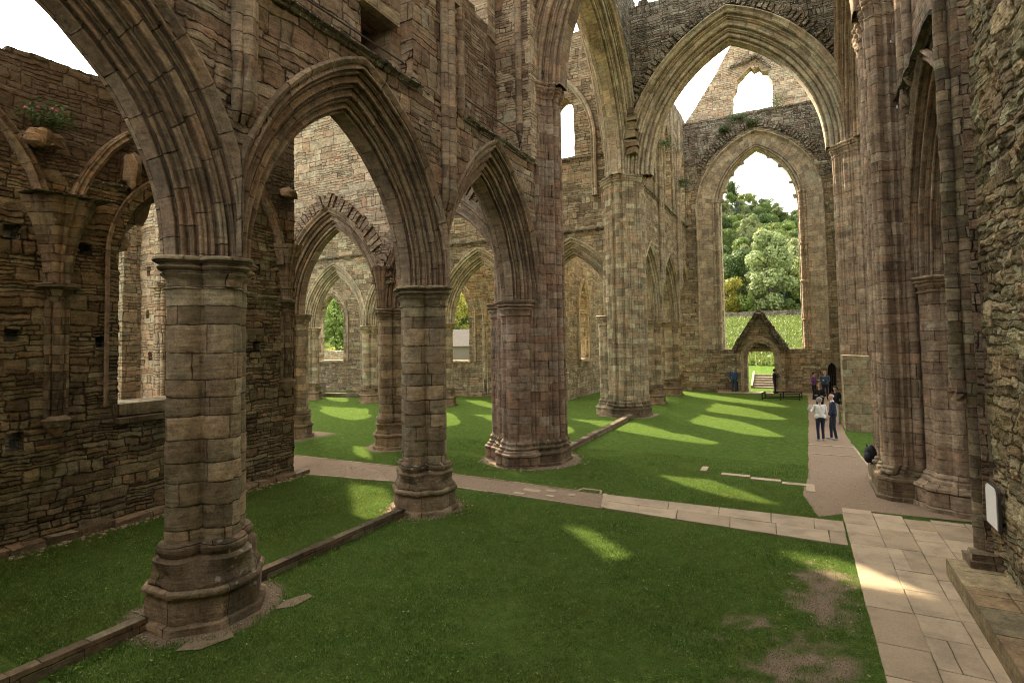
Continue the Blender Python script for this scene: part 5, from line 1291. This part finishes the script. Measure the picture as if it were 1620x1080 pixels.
pw=person('woman with grey bushy hair in a white jumper and dark trousers, on the path',(.55,24.75,Z0),105,1.66,C_['white'],C_['navy'],C_['shoe'],H_['grey'],[((-.27,.04,1.16),(-.25,.26,1.22)),down(1)],hairstyle='bob',stride=.05,female=True,wide=1.1)
pm=person('balding man in a navy jumper with white collar beside the woman in white',(1.0,25.25,Z0),190,1.76,C_['navy'],C_['dark_denim'],C_['shoe'],H_['silver'],[((-.24,.03,1.15),(-.20,.16,.93)),down(1,.05)],hairstyle='bald',stride=.06,collar=C_['white'])
p3=person('woman with blond hair in black with folded arms facing the camera',(.72,31.6,Z0),262,1.68,C_['black'],C_['black'],C_['dark_shoe'],H_['blond'],[((-.26,.06,1.15),(.10,.20,1.16)),((.26,.06,1.13),(-.10,.22,1.12))],hairstyle='long',female=True,collar=SKIN)
p4=person('dark haired person in a purple jacket near the low iron gate',(.62,40.4,Z0),330,1.72,C_['purple'],C_['black'],C_['dark_shoe'],H_['dark'],[hold(-1,1.25),hold(1,1.25)],hairstyle='bob',female=True)
p5=person('grey haired man in a blue jacket looking down at a camera in his hands',(1.25,40.5,Z0),265,1.78,C_['blue'],C_['navy'],C_['dark_shoe'],H_['silver'],[hold(-1,1.2),hold(1,1.2)],hairstyle='short',wide=1.12)
p6=person('person in black with pale trousers half hidden by the ashlar block',(1.33,29.9,Z0),250,1.7,C_['black'],C_['pale'],C_['shoe'],H_['dark'],[down(-1),hold(1,1.15)],hairstyle='bob',female=True)
p7=person('grey haired person in a long blue coat and jeans, back turned by the far doorway',(-4.5,44.0,.034),80,1.74,C_['blue'],C_['denim'],C_['dark_shoe'],H_['silver'],[down(-1),down(1)],hairstyle='short',wide=1.22)
p8=person('person in a pale grey top partly hidden behind the one in the blue coat',(-4.22,44.45,.034),95,1.68,C_['grey'],C_['denim'],C_['dark_shoe'],H_['silver'],[hold(-1,1.2),hold(1,1.2)],hairstyle='short')
p9=person('slim person in black by the far doorway reaching one hand to the wall',(-1.78,43.8,.034),20,1.70,C_['black'],C_['black'],C_['dark_shoe'],H_['dark'],[((-.2,.16,1.27),(-.13,.40,1.38)),((.22,.12,1.18),(.10,.34,1.25))],hairstyle='bob',female=True)
# things they hold
m=MB(); m.box((0,0,0),(.12,.07,.08)); blob_sphere(m,(0,-.05,0),(.03,.035,.03),6)
o=m.build('camera_body',M['dark']); o.location=(1.25+.02,40.5-.33*1.02,1.24); tag(o,'small black camera held by the man in the blue jacket','camera')
m=MB(); m.box((0,0,0),(.15,.012,.21)); o=m.build('leaflet',M['white']); o.location=(.55-.335,24.75+.28,1.24); o.rotation_euler=(.5,0,.3); tag(o,'white folded leaflet held by the woman in the white jumper','leaflet')
# ------------------------------------------------------------------ small things
rk=thing('rucksack','black rucksack on the plinth of the crossing pier beside the path','bag',(1.5,18.15,.6))
m=MB(); blob_sphere(m,(1.60,18.3,.80),(.15,.15,.26),10); blob_sphere(m,(1.53,18.2,.72),(.10,.10,.15),8); m.wob(.02,4); m.build('bag_body',plain('black_nylon',(.014,.014,.02),.55),rk,smooth=180)
m=MB(); m.tube([(1.5,18.1,1.04),(1.47,18.08,1.12),(1.52,18.1,1.05)],.012,6); m.build('strap',M['dark'],rk)
lb=thing('low_barrier','low thin metal frame barrier standing on the grass before the far doorway','barrier',(-1.3,39.8,0))
A=Vector((-2.35,39.3,0)); B=Vector((-.2,39.5,0)); dp=Vector((.12,1.1,0))
for k in range(2):
    o_=dp*k
    for z in (.12,.42):
        m=MB(); m.tube([A+o_+Vector((0,0,z)),B+o_+Vector((0,0,z))],.034,6); m.build('rail',M['dark'],lb)
    for f in (0,.5,1):
        p=A.lerp(B,f)+o_; m=MB(); m.tube([p+Vector((0,0,0)),p+Vector((0,0,.46))],.034,6); m.build('post',M['dark'],lb)
for f in (0,1):
    p=A.lerp(B,f); m=MB(); m.tube([p+Vector((0,0,.42)),p+dp+Vector((0,0,.42))],.03,6); m.build('cross_rail',M['dark'],lb)
# interpretation panel on the rubble wall
sg=thing('information_panel','small white round topped information panel on the rubble wall','sign',(2.62,11.45,1.0))
def panel(x0,x1,y0,y1,z0,z1,name,mat,par):
    m=MB(); pts=[(y0,z0),(y1,z0),(y1,z1-.12)]+[(y1-.12+.12*math.cos(a),z1-.12+.12*math.sin(a)) for a in (rad(30),rad(60),rad(90))]+[(y0+.12-.12*math.cos(a),z1-.12+.12*math.sin(a)) for a in (rad(90),rad(60),rad(30))]+[(y0,z1-.12)]
    n=len(pts); m.add([(x0,y,z) for y,z in pts]+[(x1,y,z) for y,z in pts],[tuple(range(n)),tuple(range(n,2*n))[::-1]]+[(i,i+n,(i+1)%n+n,(i+1)%n) for i in range(n)])
    return m.build(name,mat,par)
panel(2.60,2.64,11.12,11.74,1.0,1.68,'frame',M['iron'],sg); panel(2.592,2.60,11.18,11.74,1.03,1.66,'face',M['white'],sg)
m=MB(); m.box((2.68,11.45,1.3),(.1,.3,.3)); m.build('bracket',M['iron'],sg)
# plants growing on the ruin
PLANT=leafmat('wall_plant_leaves',[(.04,.075,.02),(.07,.12,.035),(.11,.16,.06)]); PINK=plain('pink_flowers',(.36,.12,.17),.7,.3,30)
def tuft(name,label,loc,r,n,ls,seed,droop=.0,cat='plant'):
    R=random.Random(seed); t=thing(name,label,cat,loc); m=MB(); L0=Vector(loc)
    for i in range(n):
        v=Vector((R.gauss(0,1),R.gauss(0,1),abs(R.gauss(0,.8))-droop*2)); v.normalize(); p=L0+v*r*R.uniform(.2,1); a=Vector((R.gauss(0,1),R.gauss(0,1),R.gauss(0,.6))).normalized(); b=a.orthogonal().normalized(); s=ls*R.uniform(.6,1.4)
        m.add([p-a*s,p+b*s*.4,p+a*s,p-b*s*.4],[(0,1,2,3)])
    m.build('foliage',PLANT,t); return t,R
t,R=tuft('flowering_plant','pink flowered plant sprouting from a broken stone high on the chapel wall',(-14.0,5.8,8.85),.55,420,.05,1)
for k in range(5):
    p=Vector((-13.9+R.uniform(-.3,.3),5.8+R.uniform(-.6,.5),9.15+R.uniform(-.1,.35))); m=MB(); m.tube([(-14.0,5.8,8.85),(p.x,p.y,p.z)],.008,5); m.build('stem',PLANT,t)
    m=MB(); blob_sphere(m,p,(.036,.036,.026),6); m.wob(.03,30,k)
    m.build('flower_head',PINK,t)
for k,(x,z,r,l) in enumerate(((-3.6,20.4,.75,'green fern clump left of centre on the ledge over the great window'),(-1.3,20.9,1.0,'largest green clump of plants on the ledge over the great window'),(-2.7,19.8,.45,'small green tuft right on the tip of the great window arch'),(-4.6,19.7,.45,'small green tuft on the shoulder of the great window arch'))):
    tuft('wall_plant',l,(x,YE-1.1,z),r,500,.075,20+k,.2)
tuft('wall_plant','hanging grey green growth on the first vault springer of the far transept',(-7.25,35.2,16.6),.9,420,.07,31,.9); tuft('wall_plant','hanging grey green growth on the second vault springer of the far transept',(-7.25,40.85,15.5),.8,420,.07,32,.9)

GRP={'arcade_pier':'clustered piers of the arcades','crossing_pier':'great piers of the crossing','arcade_arch':'pointed arches of the arcades','crossing_arch':'great arches of the crossing','crossing_wall':'walls over the crossing arches','person':'visitors walking round the ruin','stone_kerb':'low stone kerbs on the lawn','wall_plant':'plants growing on the ruin','handrail':'handrails along the wall passage'}
for o in bpy.data.objects:
    if o.parent is None and 'category' in o:
        k=o.name.split('.')[0]
        if k in GRP and 'group' not in o: o['group']=GRP[k]
# ------------------------------------------------------------------ world, sun, camera
w=bpy.data.worlds.new('World'); S.world=w; w.use_nodes=True; nt=w.node_tree; nt.nodes.clear()
SUN_EL=rad(38.9); SUNV=Vector((-1,.94,0)).normalized()
sky=nt.nodes.new('ShaderNodeTexSky'); sky.sky_type='NISHITA'; sky.sun_disc=False; sky.sun_elevation=SUN_EL
sky.sun_rotation=math.atan2(SUNV.x,SUNV.y)
sky.dust_density=3.; sky.ozone_density=.6; sky.air_density=1.0
hs=nt.nodes.new('ShaderNodeHueSaturation'); hs.inputs['Saturation'].default_value=.22; nt.links.new(sky.outputs[0],hs.inputs['Color'])
mx=nt.nodes.new('ShaderNodeMix'); mx.data_type='RGBA'; mx.blend_type='MULTIPLY'; mx.inputs[0].default_value=1; nt.links.new(hs.outputs[0],mx.inputs[6]); mx.inputs[7].default_value=(1.0,.95,.845,1)
bg=nt.nodes.new('ShaderNodeBackground'); bg.inputs[1].default_value=.15; nt.links.new(mx.outputs[2],bg.inputs[0])
wo=nt.nodes.new('ShaderNodeOutputWorld'); nt.links.new(bg.outputs[0],wo.inputs[0])
sl=bpy.data.lights.new('sun','SUN'); sl.energy=2.5; sl.angle=rad(.53); sl.color=(1.0,.84,.58)
so=bpy.data.objects.new('sun',sl); COL.objects.link(so)
d=Vector((SUNV.x*math.cos(SUN_EL),SUNV.y*math.cos(SUN_EL),math.sin(SUN_EL))); so.rotation_euler=d.to_track_quat('Z','Y').to_euler(); so.location=(0,0,40)
cam=bpy.data.cameras.new('camera'); co=bpy.data.objects.new('camera',cam); COL.objects.link(co); S.camera=co
cam.sensor_fit='HORIZONTAL'; cam.sensor_width=36; cam.lens=880/1620*36; cam.shift_y=-(540-501)/1620; cam.clip_end=3000; cam.clip_start=.05
yaw=rad(27.4);pit=.042;roll=.017
Fv=Vector((-math.sin(yaw)*math.cos(pit),math.cos(yaw)*math.cos(pit),math.sin(pit))); R0=Vector((math.cos(yaw),math.sin(yaw),0)); U0=R0.cross(Fv)
Rv=R0*math.cos(roll)-U0*math.sin(roll); Uv=U0*math.cos(roll)+R0*math.sin(roll)
mt=Matrix((Rv,Uv,-Fv)).transposed().to_4x4(); mt.translation=(0,0,4.1); co.matrix_world=mt
S.view_settings.view_transform='Standard'; S.view_settings.look='None'; S.view_settings.gamma=1; S.view_settings.exposure=2.88; S.view_settings.use_curve_mapping=False
S.cycles.max_bounces=6; S.cycles.diffuse_bounces=3; S.cycles.use_denoising=True
S.cycles.filter_width=1.1
